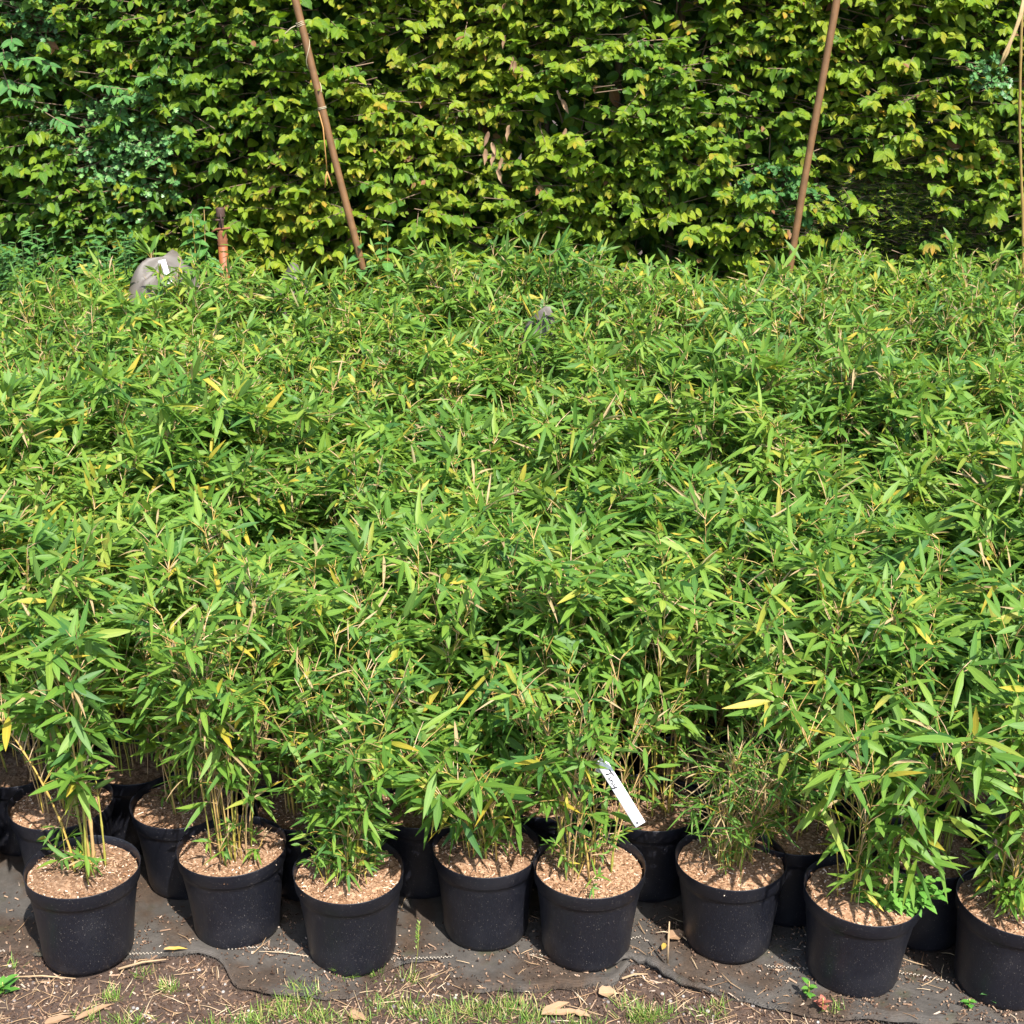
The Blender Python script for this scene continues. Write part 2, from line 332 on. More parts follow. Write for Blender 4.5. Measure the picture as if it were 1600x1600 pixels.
# ------------------------------------------------------------------ ground
def axis(fine0, fine1, step, far): return np.unique(np.concatenate([-np.geomspace(abs(fine0) + .1, far, 9)[::-1] if fine0 < 0 else np.concatenate([[-far, -20, -6, 0], np.linspace(fine0 - .8, fine0, 5)]), np.arange(fine0, fine1, step), np.geomspace(fine1 + .1, far, 9)]))
gx, gy = axis(-1.9, 1.9, .016, 150), axis(2.3, 3.1, .016, 150)
gn, gn2 = snoise(1, 12, (4, 14)), snoise(2, 14, (25, 70))
def ground_z(x, y):
    msk = np.clip((3.15 - y) / .15, 0, 1) * np.clip((y - 1.8) / .3, 0, 1) * np.clip((2.2 - abs(x)) / .3, 0, 1)
    return (.006 * gn(x, y) + .0045 * gn2(x, y)) * msk * .8 - .006
X, Y = np.meshgrid(gx, gy); Vg = np.stack([X, Y, ground_z(X, Y)], 2).reshape(-1, 3)
a, bq = len(gx), len(gy); ii = (np.arange(bq - 1)[:, None] * a + np.arange(a - 1)[None]).ravel()
put('ground', np_mesh('ground', Vg, np.stack([ii, ii + 1, ii + a + 1, ii + a], 1).ravel(), np.full(len(ii), 4), mats=[M['soil']]))['kind'] = 'structure'

# ------------------------------------------------------------------ woven ground fabric with a ragged front edge
edge_px = [(-260, 1488), (0, 1492), (110, 1496), (215, 1490), (300, 1487), (345, 1500), (366, 1550), (480, 1557), (548, 1560), (600, 1512), (690, 1488), (700, 1502), (708, 1546), (830, 1548), (968, 1534),
           (986, 1496), (1040, 1520), (1100, 1545), (1200, 1572), (1300, 1590), (1400, 1598), (1520, 1602), (1900, 1612)]
ep = np.array([at_z(px, py, .005)[:2] for px, py in edge_px])
fx = np.arange(-2.9, 2.9, .012)
fe = np.interp(fx, ep[:, 0], ep[:, 1]); ker = np.hanning(9); fe = np.convolve(np.pad(fe, 4, 'edge'), ker / ker.sum(), 'valid') + .006 * gn2(fx, fx * .3) + .008 * gn(fx * 1.3, 3)
vv = np.concatenate([np.linspace(0, .12, 16), np.linspace(.14, .9, 50), np.linspace(1.0, 3.6, 14)])
fn1, fn2 = snoise(5, 10, (3, 9)), snoise(6, 14, (12, 35))
FX = np.broadcast_to(fx[None], (len(vv), len(fx))); FY = fe[None] + vv[:, None]
FZ = .004 + .009 * np.clip(fn1(FX, FY), -.3, 1) + .0045 * np.clip(fn2(FX, FY), -.5, 2) + .007 * np.exp(-((vv[:, None] - .022) / .016) ** 2) * np.clip(.3 + 1.2 * fn1(FX * 1.5, FY * 0), -.3, 1.5) - .006 * (vv[:, None] < .004)
Vf = np.stack([FX, FY, FZ], 2).reshape(-1, 3); a = len(fx); ii = (np.arange(len(vv) - 1)[:, None] * a + np.arange(a - 1)[None]).ravel()
fab = thing('ground_fabric', 'grey brown woven weed fabric with ragged front edge spread under the pots', 'weed fabric')
put('sheet', np_mesh('sheet', Vf, np.stack([ii, ii + 1, ii + a + 1, ii + a], 1).ravel(), np.full(len(ii), 4), mats=[M['fabric']]), fab)
def fab_z(x, y):
    e = np.interp(x, fx, fe); v = y - e
    return .004 + .009 * np.clip(fn1(x, y), -.3, 1) + .0045 * np.clip(fn2(x, y), -.5, 2)
stp = np.array([at_z(px, py, .008)[:2] for px, py in [(-200, 1478), (300, 1490), (400, 1484), (485, 1497), (560, 1500), (690, 1494), (800, 1488), (850, 1492), (1000, 1464), (1030, 1480), (1090, 1487), (1210, 1509), (1290, 1517), (1420, 1527), (1495, 1537), (1800, 1550)]])
mb = MB(); xs = np.arange(-1.6, 1.75, .0045)
for k, x in enumerate(xs):
    if gn(x * 2.2, 7) < -.05 or rng.uniform() < .08: continue
    y = np.interp(x, stp[:, 0], stp[:, 1]); mb.box((x, y + (.0018 if k % 2 else -.0018), fab_z(x, y) + .0035), (.0034, .003, .0022), rot_flat(rng, .15))
put('stitching', mb.mesh('stitching', M['stitch']), fab)['kind'] = 'stuff'
mb = MB()
for k in range(700):
    x = rng.uniform(-1.6, 1.7); y = np.interp(x, fx, fe); l_ = rng.uniform(.004, .016)
    mb.tube([(x, y + .004, .006), (x + rng.normal(0, .003), y - l_ * .5, .005 + rng.uniform(0, .006)), (x + rng.normal(0, .006), y - l_, rng.uniform(.001, .008))], .0005, 3, .5, False)
put('frayed_threads', mb.mesh('frayed_threads', M['fabric']), fab)['kind'] = 'stuff'
# the rolled flap between two pots
mb = MB(); fp = [at_z(px, py, .012) for px, py in [(958, 1506), (985, 1494), (1012, 1500), (1042, 1520), (1080, 1538), (1115, 1552)]]
fp = np.array(fp); t = np.linspace(0, len(fp) - 1, 40); fpi = np.stack([np.interp(t, range(len(fp)), fp[:, i]) for i in range(3)], 1); fpi[:, 2] += .003 + .005 * np.sin(t * 3)
mb.tube(fpi, .004 + .008 * np.sin(np.linspace(.1, 3.1, 40)) + .002 * np.sin(t * 9), 10)
put('rolled_flap', mb.mesh('rolled_flap', M['fabric']), fab)

# ------------------------------------------------------------------ pots and soil
POT_R, POT_H, SOIL_Z = .14, .24, .218
def pot_mesh(seed):
    g = np.random.default_rng(seed); ph = g.uniform(0, 6.28, 3); am = g.uniform(.004, .013)
    wob = lambda an: am * np.sin(2 * an + ph[0]) + am * .4 * np.sin(3 * an + ph[1])
    mb = MB()
    mb.lathe([(0, .004), (.085, .004), (.1, 0), (.105, .003), (.107, .012), (.1085, .016), (.111, .06), (.118, .13), (.1255, .185), (.1277, .2), (.1312, .2015), (.1326, .2035), (.1347, .236), (.1353, .2395),
              (.1345, .2405), (.1332, .2385), (.1312, .224), (.128, .205), (.12, .15), (0, .14)], 56, wob=wob)
    me = mb.mesh('pot', M['pot']); return me
POTS = [pot_mesh(k) for k in range(5)]
def soil_mesh(seed):
    g = np.random.default_rng(seed); f1, f2 = snoise(seed, 10, (15, 40)), snoise(seed + 50, 14, (60, 220))
    rr = np.linspace(0, .1288, 26); an = np.arange(64) * 2 * math.pi / 64; V = [[0, 0, SOIL_Z]]; F, Nn = [], []
    for r in rr[1:]:
        x, y = r * np.cos(an), r * np.sin(an)
        z = SOIL_Z + .004 * f1(x, y) + .0022 * f2(x, y) + .006 * (1 - (r / .13) ** 2) - .004 * (r > .13)
        V.extend(np.stack([x, y, z], 1).tolist())
    for j in range(64): F += [0, 1 + j, 1 + (j + 1) % 64]; Nn.append(3)
    for i in range(24):
        for j in range(64): F += [1 + i * 64 + j, 1 + (i + 1) * 64 + j, 1 + (i + 1) * 64 + (j + 1) % 64, 1 + i * 64 + (j + 1) % 64]; Nn.append(4)
    return np_mesh('soil', V, F, Nn, mats=[M['mix']])
SOILS = [soil_mesh(20 + k) for k in range(3)]
def chip(mb, g, c, ln, wd, th, tilt=.35):      # a split, tapering flake: six corners
    r = rot_flat(g, tilt); k = g.uniform(.3, 1)
    a_ = np.array([[-.5, -.5, 0], [-.5, .5, 0], [.5, -.5 * k, 0], [.5, .5 * k, 0], [-.4, 0, 1], [.4, 0, 1]]) * np.array([ln, wd, th])
    mb.raw(a_ @ r.T + c, [(0, 1, 3, 2), (0, 2, 5, 4), (2, 3, 5), (3, 1, 4, 5), (1, 0, 4)])
def chips_mesh(seed, n=800):
    g = np.random.default_rng(seed); mb = MB()
    for k in range(n):
        r, a_ = .1275 * math.sqrt(g.uniform()), g.uniform(0, 6.28)
        ln = g.uniform(.003, .0075) if g.uniform() < .93 else g.uniform(.01, .022)
        chip(mb, g, (r * math.cos(a_), r * math.sin(a_), SOIL_Z + .003 + .006 * (1 - (r / .13) ** 2) + g.normal(0, .0015)), ln, g.uniform(.0015, .0035), g.uniform(.0008, .002))
    return mb.mesh('bark_chips', M['chips'], True)
CHIPS = [chips_mesh(70 + k) for k in range(4)]

# ------------------------------------------------------------------ bamboo plants
BLADES_G = unit_blades(M['bamboo'], LANCE, 6, [.02, .05, .09], .16, lambda k: (0, 0))
BLADES_Y = unit_blades(M['bamboo'], LANCE, 3, [.02, .07], .2, lambda k: ((.6, .95, 1.3)[k], 0))
BLADES_D = unit_blades(M['bamboo'], LANCE, 2, [.1], .5, lambda k: (0, 1))
def gen_plant(g, n=12, H=.8, spread=.16, rb=.06, clear=.25, LL=.095, LW=.0175, nb=(1, 3), droop=.12, lean=(0, 0), tuft=10, node=.07, dryp=.035, yelp=.05, bare=(6, 13), nl=(3, 6), thick=.0022, hue=.0, bush=1.0):
    culms, twigs, lv = [], [], Leaves()
    def leaf(p, d, scale=1.0, low=False):
        r = g.uniform(); y = d_ = 0
        if r < dryp: d_ = 1
        elif r < dryp + yelp: y = g.uniform(.25, 1.15)
        L_ = LL * scale * g.uniform(.45, 1.2); nrm = np.array([g.normal(0, .55), g.normal(-.1, .55), 1])
        lv.add(p, d, nrm, L_, LW * scale * g.uniform(.75, 1.25) * (.5 if d_ else 1), g.normal(droop, .12), g.uniform(.05, .4) if not d_ else .9, float(np.clip(g.normal(.5 + hue, .21), 0, 1)), y, d_)
    def spray(p, az, el, ln, scale=1.0):
        d = np.array([math.cos(az) * math.cos(el), math.sin(az) * math.cos(el), math.sin(el)])
        q = p + d * ln; q[2] -= .1 * ln
        twigs.append(([p, p + d * ln * .55, q], g.uniform(.45, 1)))
        k = g.integers(*nl)
        for i in range(k):
            f = 1 - .6 * i / max(1, k); c = p + (q - p) * f
            a2 = az + (0 if i == 0 else (1 if i % 2 else -1) * g.uniform(.3, 1.5)); e2 = g.normal(.16 - .35 * max(0, droop - .15), .5)
            leaf(c, np.array([math.cos(a2) * math.cos(e2), math.sin(a2) * math.cos(e2), math.sin(e2)]), scale)
    for c in range(n):
        a0, r0 = g.uniform(0, 6.28), rb * math.sqrt(g.uniform())
        b0 = np.array([r0 * math.cos(a0), r0 * math.sin(a0), SOIL_Z]); az = a0 + g.normal(0, .7)
        h = H * g.uniform(.62, 1.0) - SOIL_Z * .0; out = spread * g.uniform(.3, 1.3)
        u = np.linspace(0, 1, 9); hz = out * u ** 1.6
        pts = np.stack([b0[0] + math.cos(az) * hz + lean[0] * u ** 1.7, b0[1] + math.sin(az) * hz + lean[1] * u ** 1.7, b0[2] + h * (u - .12 * u ** 3 * min(1, (out + abs(lean[1]) + abs(lean[0])) * 4))], 1)
        th = thick * g.uniform(.55, 1.25)
        culms.append((pts, np.linspace(th, th * .35, 9), g.uniform(0, .9)))
        side = g.uniform(0, 6.28); z = clear * g.uniform(.7, 1.2)
        while z < 1:
            p = np.array([np.interp(z, u, pts[:, i]) for i in range(3)]); side += math.pi + g.normal(0, .5)
            for k in range(g.integers(nb[0], nb[1] + 1)):
                spray(p, side + g.normal(0, .6), g.uniform(.35, 1.1), g.uniform(.03, .11) * bush, 1.0 if z > .35 else .8)
            z += node * g.uniform(.7, 1.3) / h
        tip = pts[-1]
        for k in range(g.integers(*bare)):       # bare straw coloured twigs and sheaths
            zz = g.uniform(clear * .6, .95); p = np.array([np.interp(zz, u, pts[:, i]) for i in range(3)]); a2 = g.uniform(0, 6.28); l2 = g.uniform(.03, .1)
            twigs.append(([p, p + np.array([math.cos(a2) * .3, math.sin(a2) * .3, .8]) * l2 * .5, p + np.array([math.cos(a2) * .45, math.sin(a2) * .45, 1]) * l2], g.uniform(.7, 1)))
        for k in range(3): spray(tip, az + g.normal(0, 1), g.uniform(.3, 1.3), g.uniform(.02, .07))
    for k in range(tuft):
        a0, r0 = g.uniform(0, 6.28), rb * 1.2 * math.sqrt(g.uniform()); p = np.array([r0 * math.cos(a0), r0 * math.sin(a0), SOIL_Z]); hh = g.uniform(.04, .16)
        q = p + np.array([g.normal(0, .02), g.normal(0, .02), hh]); culms.append((np.array([p, (p + q) / 2, q]), np.array([.0012, .001, .0006]), g.uniform(0, 1)))
        for j in range(3): spray(p + (q - p) * g.uniform(.4, 1), g.uniform(0, 6.28), g.uniform(.2, 1), g.uniform(.015, .04), .55)
    return culms, twigs, lv
def stems_mesh(culms, twigs):
    mb = MB()
    for p, r, c in culms: mb.tube(p, r, 5, c, False)
    for p, c in twigs: mb.tube(p, [.0014, .0012, .0006], 3, c, False)
    return mb.mesh('stems', M['culm'])
def culm_mesh(p, r, c):               # jointed cane: swollen nodes and a papery sheath or two
    t = np.linspace(0, 1, 25); P = np.stack([np.interp(t, np.linspace(0, 1, len(p)), p[:, i]) for i in range(3)], 1); rr = np.interp(t, np.linspace(0, 1, len(r)), r)
    rr = rr * np.where(np.arange(25) % 4 == 2, 1.45, 1.0); mb = MB(); mb.tube(P, rr, 6, c); return mb.mesh('culm', M['culm'])
GROUP = 'potted bamboo plants set out in rows'
n_leaf = [0]
def plant_at(name, label, x, y, culms, twigs, lv, z=.008, rz=0, singles=0, k=0, tilt=(0, 0), group=GROUP, own_culms=True):
    root = thing(name, label, 'bamboo plant', (x, y, z), group, 0); root.rotation_euler = (tilt[0], tilt[1], rz)
    pot = put('pot', POTS[k % 5], root); pot.rotation_euler.z = k * 1.7; pot.scale = (1 + .02 * math.sin(k * 3), 1 + .02 * math.cos(k * 5), 1)
    s = put('soil', SOILS[k % 3], root); s.rotation_euler.z = k * 2.1; s['kind'] = 'stuff'
    ch = put('bark_chips', CHIPS[k % 4], s); ch.rotation_euler.z = k * .7; ch['kind'] = 'stuff'
    if singles:
        arr = lv.arr(); P = arr[0]; wp = P + np.array([x, y, z])
        # the leaves that show largest: long ones towards the camera and near the outside of the clump
        score = arr[3] * 8 - P[:, 1] * 1.6 + P[:, 2] * .35 + rng.uniform(0, .25, len(P))
        order = np.argsort(-score); one, rest = order[:singles], order[singles:]
        for i in one:
            me = (BLADES_D[i % 2] if arr[9][i] > .5 else BLADES_Y[min(2, int(arr[8][i] * 2))] if arr[8][i] > .2 else BLADES_G[min(5, int(arr[7][i] * 6))])
            D = np.array(arr[1][i]); D[2] -= arr[5][i] * .7
            put_leaf(me, root, P[i], D, arr[2][i], arr[3][i], arr[4][i]); n_leaf[0] += 1
        put('foliage', lv.mesh('foliage', M['bamboo'], rest), root)['kind'] = 'stuff'
    else: put('foliage', lv.mesh('foliage', M['bamboo']), root)['kind'] = 'stuff'
    if own_culms:
        big = [c for c in culms if len(c[0]) > 3]
        for c in big: put('culm', culm_mesh(*c), root)
        put('stems', stems_mesh([c for c in culms if len(c[0]) <= 3], twigs), root)['kind'] = 'stuff'
    else: put('stems', stems_mesh(culms, twigs), root)['kind'] = 'stuff'
    return root
G = lambda s: np.random.default_rng(s)
ROW1 = [
 ((122, 1357), 'front row bamboo with a few thick leaning orange yellow canes', dict(n=6, H=.72, spread=.12, clear=.52, thick=.004, tuft=6, bare=(8, 14), lean=(-.12, .05), LL=.1, nb=(2, 4))),
 ((362, 1322), 'front row bamboo with a tall sheaf of thin upright straw coloured stems', dict(n=24, H=.72, spread=.10, rb=.06, clear=.5, tuft=6, bare=(8, 16), LL=.085, LW=.0125, lean=(.02, .02), thick=.0019, dryp=.1, nb=(1, 3))),
 ((545, 1357), 'front row bamboo with small dense leaves growing right down to the soil', dict(n=17, H=.62, spread=.11, rb=.055, clear=.08, tuft=26, LL=.062, LW=.0115, nb=(2, 3), node=.055, hue=-.06, yelp=.04)),
 ((758, 1322), 'front row bamboo whose broad leaves arch down over the pot rim', dict(n=15, H=.52, spread=.18, clear=.27, LL=.108, LW=.0175, droop=.24, lean=(-.05, -.045), nb=(1, 3), tuft=8, bush=1.3)),
 ((918, 1350), 'front row bamboo with sparse slender canes that carry the white name tag', dict(n=15, H=.60, spread=.13, clear=.42, thick=.0026, tuft=14, LL=.07, LW=.0115, lean=(-.02, .05), nb=(1, 2), bare=(9, 18), rb=.07)),
 ((1145, 1340), 'front row bamboo with fine grassy dark stems and tan sheaths at its base', dict(n=26, H=.36, spread=.1, rb=.05, clear=.35, LL=.075, LW=.006, thick=.0014, hue=-.25, nb=(1, 2), tuft=14, dryp=.16, lean=(.04, .02))),
 ((1343, 1388), 'front row bamboo with big drooping leaves, a toothed weed growing at its pot rim', dict(n=12, H=.64, spread=.17, clear=.38, LL=.112, LW=.0175, droop=.24, lean=(.0, -.03), nb=(1, 3), tuft=8, bush=1.3)),
 ((1580, 1405), 'front row bamboo at the picture edge with small bright leaves down to its soil', dict(n=15, H=.66, spread=.1, rb=.05, clear=.12, tuft=18, LL=.075, LW=.014, nb=(2, 3), lean=(.03, .03))),
]
ROW1_Z = {}
pos1 = []
for k, ((px, py), lab, kw) in enumerate(ROW1):
    p = at_z(px, py, .245); pos1.append(p)
    c, t, lv = gen_plant(G(101 + k), **kw)
    tl = ((-.03, .035), (0, 0), (.02, 0), (0, .01), (.01, .02), (.01, -.02), (.03, .02), (.02, .03))[k]
    plant_at('bamboo_plant', lab, p[0], p[1], c, t, lv, singles=110, k=k + 1, tilt=tl)
ROW2 = [((-90, 1255), 'second row bamboo at the picture edge, behind the pot with orange canes'), ((95, 1252), 'second row bamboo right behind the pot with leaning orange canes, soil rim showing'),
        ((287, 1250), 'second row bamboo behind the sheaf of straw coloured stems, pale soil half hidden'), ((480, 1254), 'second row bamboo behind and between the straw stemmed pot and the small leaved pot'),
        ((655, 1250), 'second row bamboo in shade behind the gap beside the arching broad leaved plant'), ((845, 1235), 'second row bamboo in a shaded black pot between the arching plant and the tagged plant'),
        ((1018, 1254), 'second row bamboo whose lit pot shows between the tagged plant and the grassy one'), ((1240, 1290), 'second row bamboo in deep shade behind the grassy plant'),
        ((1450, 1322), 'second row bamboo with a lit soil rim behind the toothed weed'), ((1650, 1330), 'second row bamboo at the picture edge behind the small bright leaved plant')]
for k, ((px, py), lab) in enumerate(ROW2):
    p = at_z(px, py, .245); c, t, lv = gen_plant(G(200 + k), n=14, H=.74, spread=.13, clear=.46, LL=.08, LW=.015, tuft=3, nb=(1, 3), nl=(4, 6))
    plant_at('bamboo_plant', lab, p[0], p[1], c, t, lv, singles=28, k=k + 3, own_culms=True)
ROW3 = [((-150, 1190), 'third row bamboo at the picture edge, wholly hidden pot'), ((32, 1190), 'third row bamboo behind the orange caned plants, its pot lost in leaves'), ((215, 1186), 'third row bamboo in a black pot showing dark soil between two second row pots'),
        ((403, 1190), 'third row bamboo with dark reddish soil glimpsed behind the straw coloured sheaf'), ((622, 1190), 'third row bamboo behind the arching broad leaved plant'), ((858, 1196), 'third row bamboo with a brown soil disc behind the tagged plant'),
        ((1085, 1186), 'third row bamboo in a black pot above and behind the white name tag'), ((1290, 1200), 'third row bamboo hidden behind the big drooping leaves'), ((1500, 1215), 'third row bamboo behind the second row pot with the lit rim'), ((1690, 1215), 'third row bamboo past the picture edge with only its leaves in view')]
VAR = []
for k in range(14):
    c, t, lv = gen_plant(G(300 + k), n=int(G(k).integers(14, 20)), H=.80, spread=.17, rb=.07, clear=.33, LL=float(G(k + 9).uniform(.082, .106)) if k < 7 else float(G(k + 9).uniform(.06, .08)), LW=float(G(k + 5).uniform(.0145, .018)) if k < 7 else float(G(k + 5).uniform(.0115, .0145)), tuft=0, nb=(1, 3), node=.056, nl=(4, 7),
                         droop=float(G(k + 3).uniform(.02, .16)), dryp=.04, yelp=.055, hue=float(G(k + 2).uniform(-.1, .1)))
    VAR.append((lv.mesh('foliage', M['bamboo']), stems_mesh(c, t)))
protos = {}
def copy_plant(label, x, y, k, sc=1.0, zs=1.0, rz=None, pots=True, group=GROUP, tilt=(0, 0)):
    v = k % 14
    if v not in protos:
        root = thing('bamboo_plant', label, 'bamboo plant', (x, y, .008), group)
        pot = put('pot', POTS[v % 5], root); s = put('soil', SOILS[v % 3], root); s['kind'] = 'stuff'
        f = put('foliage', VAR[v][0], root); f['kind'] = 'stuff'; st = put('stems', VAR[v][1], root); st['kind'] = 'stuff'
        protos[v] = (root, (pot, s, f, st)); new = root
    else:
        src, ch = protos[v]; new = src.copy(); C.objects.link(new)
        for o in ch:
            d = o.copy(); C.objects.link(d); d.parent = new
    new.location = (x, y, .008); new.rotation_euler = (tilt[0], tilt[1], rng.uniform(0, 6.28) if rz is None else rz); new['label'] = label; new['group'] = group
    for d in new.children:
        if d.name.split('.')[0] in ('foliage', 'stems'): d.scale = (sc, sc, zs)
    return new
for k, ((px, py), lab) in enumerate(ROW3):
    p = at_z(px, py, .245); copy_plant(lab, p[0], p[1], k % 7, .98, .92)
# the packed block behind: hexagonal rows up to the hedge
hn = snoise(11, 8, (1.2, 3.2))
MIDG, BACKG = 'bamboo plants packed in the middle of the block', 'bamboo plants in the last row along the hedge'
k = 20; row = 0; y = 3.63
SACK_X, SACK_Y = at_y(258, 400, 6.0)[0], 5.96
used_labels = set(); SM, SL2 = at_y(838, 482, 5.4), at_y(455, 400, 6.1)
while y < 6.2:
    half = 800 / FPX * (y * cp + 1.2 * sp) + .22
    x = -half + (row % 2) * .145 + rng.uniform(-.03, .03)
    while x < half:
        xx, yy = x + rng.normal(0, .015), y + rng.normal(0, .015); x += .285
        near_sack = math.hypot((xx - SACK_X) / .34, (yy - SACK_Y) / .34)
        if near_sack < .42 or math.hypot(xx - SM[0], yy - 5.4) < .16 or math.hypot(xx - SL2[0], yy - 6.12) < .17: continue
        zs = .92 + .17 * hn(xx, yy) + rng.normal(0, .06) + .17 * (y - 3.6) / 2.5
        if near_sack < 1.5 and yy < SACK_Y + .1: zs = max(zs, 1.1)
        last = y + .242 >= 6.2
        if last:
            lab = ('last row bamboo against the hedge beside the leaning pole with twine' if abs(xx + .68) < .3 else 'last row bamboo against the hedge near the rusty standpipe' if abs(xx + 1.25) < .25 else
                   'last row bamboo against the hedge at the foot of the bare brown pole' if abs(xx - 1.25) < .3 else ('last row bamboo below the dark yew, nearest the bare pole' if xx < 1.84 else 'last row bamboo below the middle of the dark yew' if xx < 2.12 else 'last row bamboo beside the thin yellow cane') if xx > 1.55 else
                   'last row bamboo against the hedge between the two brown poles' if abs(xx) < 1 else 'last row bamboo against the hedge near the blue green hawthorn leaves'); gr = BACKG
            if 'between' in lab: lab += (', nearer the leaning one' if xx < -.1 else ', nearer the bare one' if xx > .35 else ', about midway')
        elif near_sack < 1.5:
            ordn = 'fourth fifth sixth seventh eighth ninth tenth eleventh twelfth thirteenth'.split()[row]
            side_ = 'in front of' if yy < SACK_Y - .25 else 'behind' if yy > SACK_Y + .25 else 'beside'
            lab = ordn + ' row bamboo plant crowded ' + side_ + ' the grey sack, ' + ('towards the standpipe' if xx > SACK_X else 'towards the weedy back corner'); gr = 'bamboo plants ' + side_ + ' the sack'
        else:
            col = 800 + xx / (yy * cp + 1.2 * sp) * FPX
            j = min(range(9), key=lambda i: abs((-60, 122, 362, 545, 758, 918, 1145, 1343, 1580)[i] - col))
            below = ('the picture edge', 'the orange caned pot', 'the straw stemmed sheaf', 'the small leaved front pot', 'the arching broad leaved plant', 'the name tag', 'the grassy front plant', 'the big drooping leaves', 'the bright leaved edge pot')[j]
            ordn = 'fourth fifth sixth seventh eighth ninth tenth eleventh twelfth thirteenth'.split()[row]
            lab = ordn + ' row bamboo, pot hidden, above ' + below
            while lab in used_labels: lab += ', a little further along' if 'along' not in lab else ', past that'
            used_labels.add(lab); gr = MIDG
        big = rng.uniform() < (.85 if y < 4.5 else .25); copy_plant(lab, xx, yy, int(rng.integers(0, 7)) + (0 if big else 7), .96 + rng.uniform(0, .12), zs, group=gr, tilt=(rng.normal(0, .03), rng.normal(0, .03))); k += 1 + int(rng.integers(0, 3))
    y += .242; row += 1

# ------------------------------------------------------------------ name tag
tp, tq = at_y(941, 1192, pos1[4][1] - .06), at_y(1001, 1289, pos1[4][1] - .15)
tg = thing('plant_tag', 'white plastic name tag with handwritten word hanging from the sparse slender bamboo', 'plant label', tp)
ax = unit(tq - tp); view = unit(np.array([0, 0, HC]) - tp); sd_ = unit(np.cross(ax, view)); nn = np.cross(sd_, ax)   # strip axes; nn towards the camera side
Ltag = np.linalg.norm(tq - tp); Wt = .0255
def tagpt(u, v, h=0): return ax * u + sd_ * v + nn * (h + .012 * math.sin(u / Ltag * 3.1))
mb = MB(); us = np.linspace(0, Ltag, 16); V = []
for h in (.0004, -.0004):
    for u in us: V += [tagpt(u, -Wt / 2, h), tagpt(u, Wt / 2, h)]
F = [(2 * i, 2 * i + 2, 2 * i + 3, 2 * i + 1) for i in range(15)] + [(32 + 2 * i, 32 + 2 * i + 1, 32 + 2 * i + 3, 32 + 2 * i + 2) for i in range(15)]
F += [(2 * i, 32 + 2 * i, 34 + 2 * i, 2 * i + 2) for i in range(15)] + [(2 * i + 1, 2 * i + 3, 35 + 2 * i, 33 + 2 * i) for i in range(15)] + [(0, 1, 33, 32), (30, 62, 63, 31)]
mb.raw(V, F); put('strip', mb.mesh('strip', M['white']), tg)
mb = MB(); lp = [tagpt(.01, 0), tagpt(-.008, .006, .006), tagpt(-.012, .014, -.012), tagpt(0, .02, -.022), tagpt(.012, .012, -.02), tagpt(.012, -.002, -.006)]
lp = np.array(lp)
for off in (-.004, 0, .004): mb.tube(lp + sd_ * off * .4 + ax * off, .0026, 6)
mb.box(tagpt(-.008, -.006, .004), (.012, .014, .002), np.stack([ax, sd_, nn], 1)); put('loop', mb.mesh('loop', M['white']), tg)
mb = MB()
for st in ([(0, .95), (.75, 1.1)], [(.38, 1.02), (.35, .5), (.25, .02)], [(.75, .55), (.72, .1), (.9, .08)], [(.86, .85), (.9, .9)], [(.98, .55), (1.0, .02), (1.08, .38), (1.25, .5), (1.28, .1), (1.42, .1)],
           [(1.5, .52), (1.55, .15), (1.75, .2), (1.85, .55)], [(1.85, .55), (1.78, -.1), (1.6, -.45), (1.42, -.3)]):
    mb.tube([tagpt(.022 + a_ * .0235, .0075 - 0.0 - (1 - b_) * -0.0 - .0135 * (b_ - .0) + .0, .0009) for a_, b_ in st], .0017, 5)
put('lettering', mb.mesh('lettering', M['ink']), tg)
mb = MB(); mb.lathe([(0, .0003), (.0028, .0003), (.0028, 0)], 12); o = put('hole', mb.mesh('hole', M['ink']), tg)
o.matrix_local = Matrix([[ax[i], sd_[i], nn[i], tagpt(Ltag - .008, .004, .0006)[i]] for i in range(3)] + [[0, 0, 0, 1]])

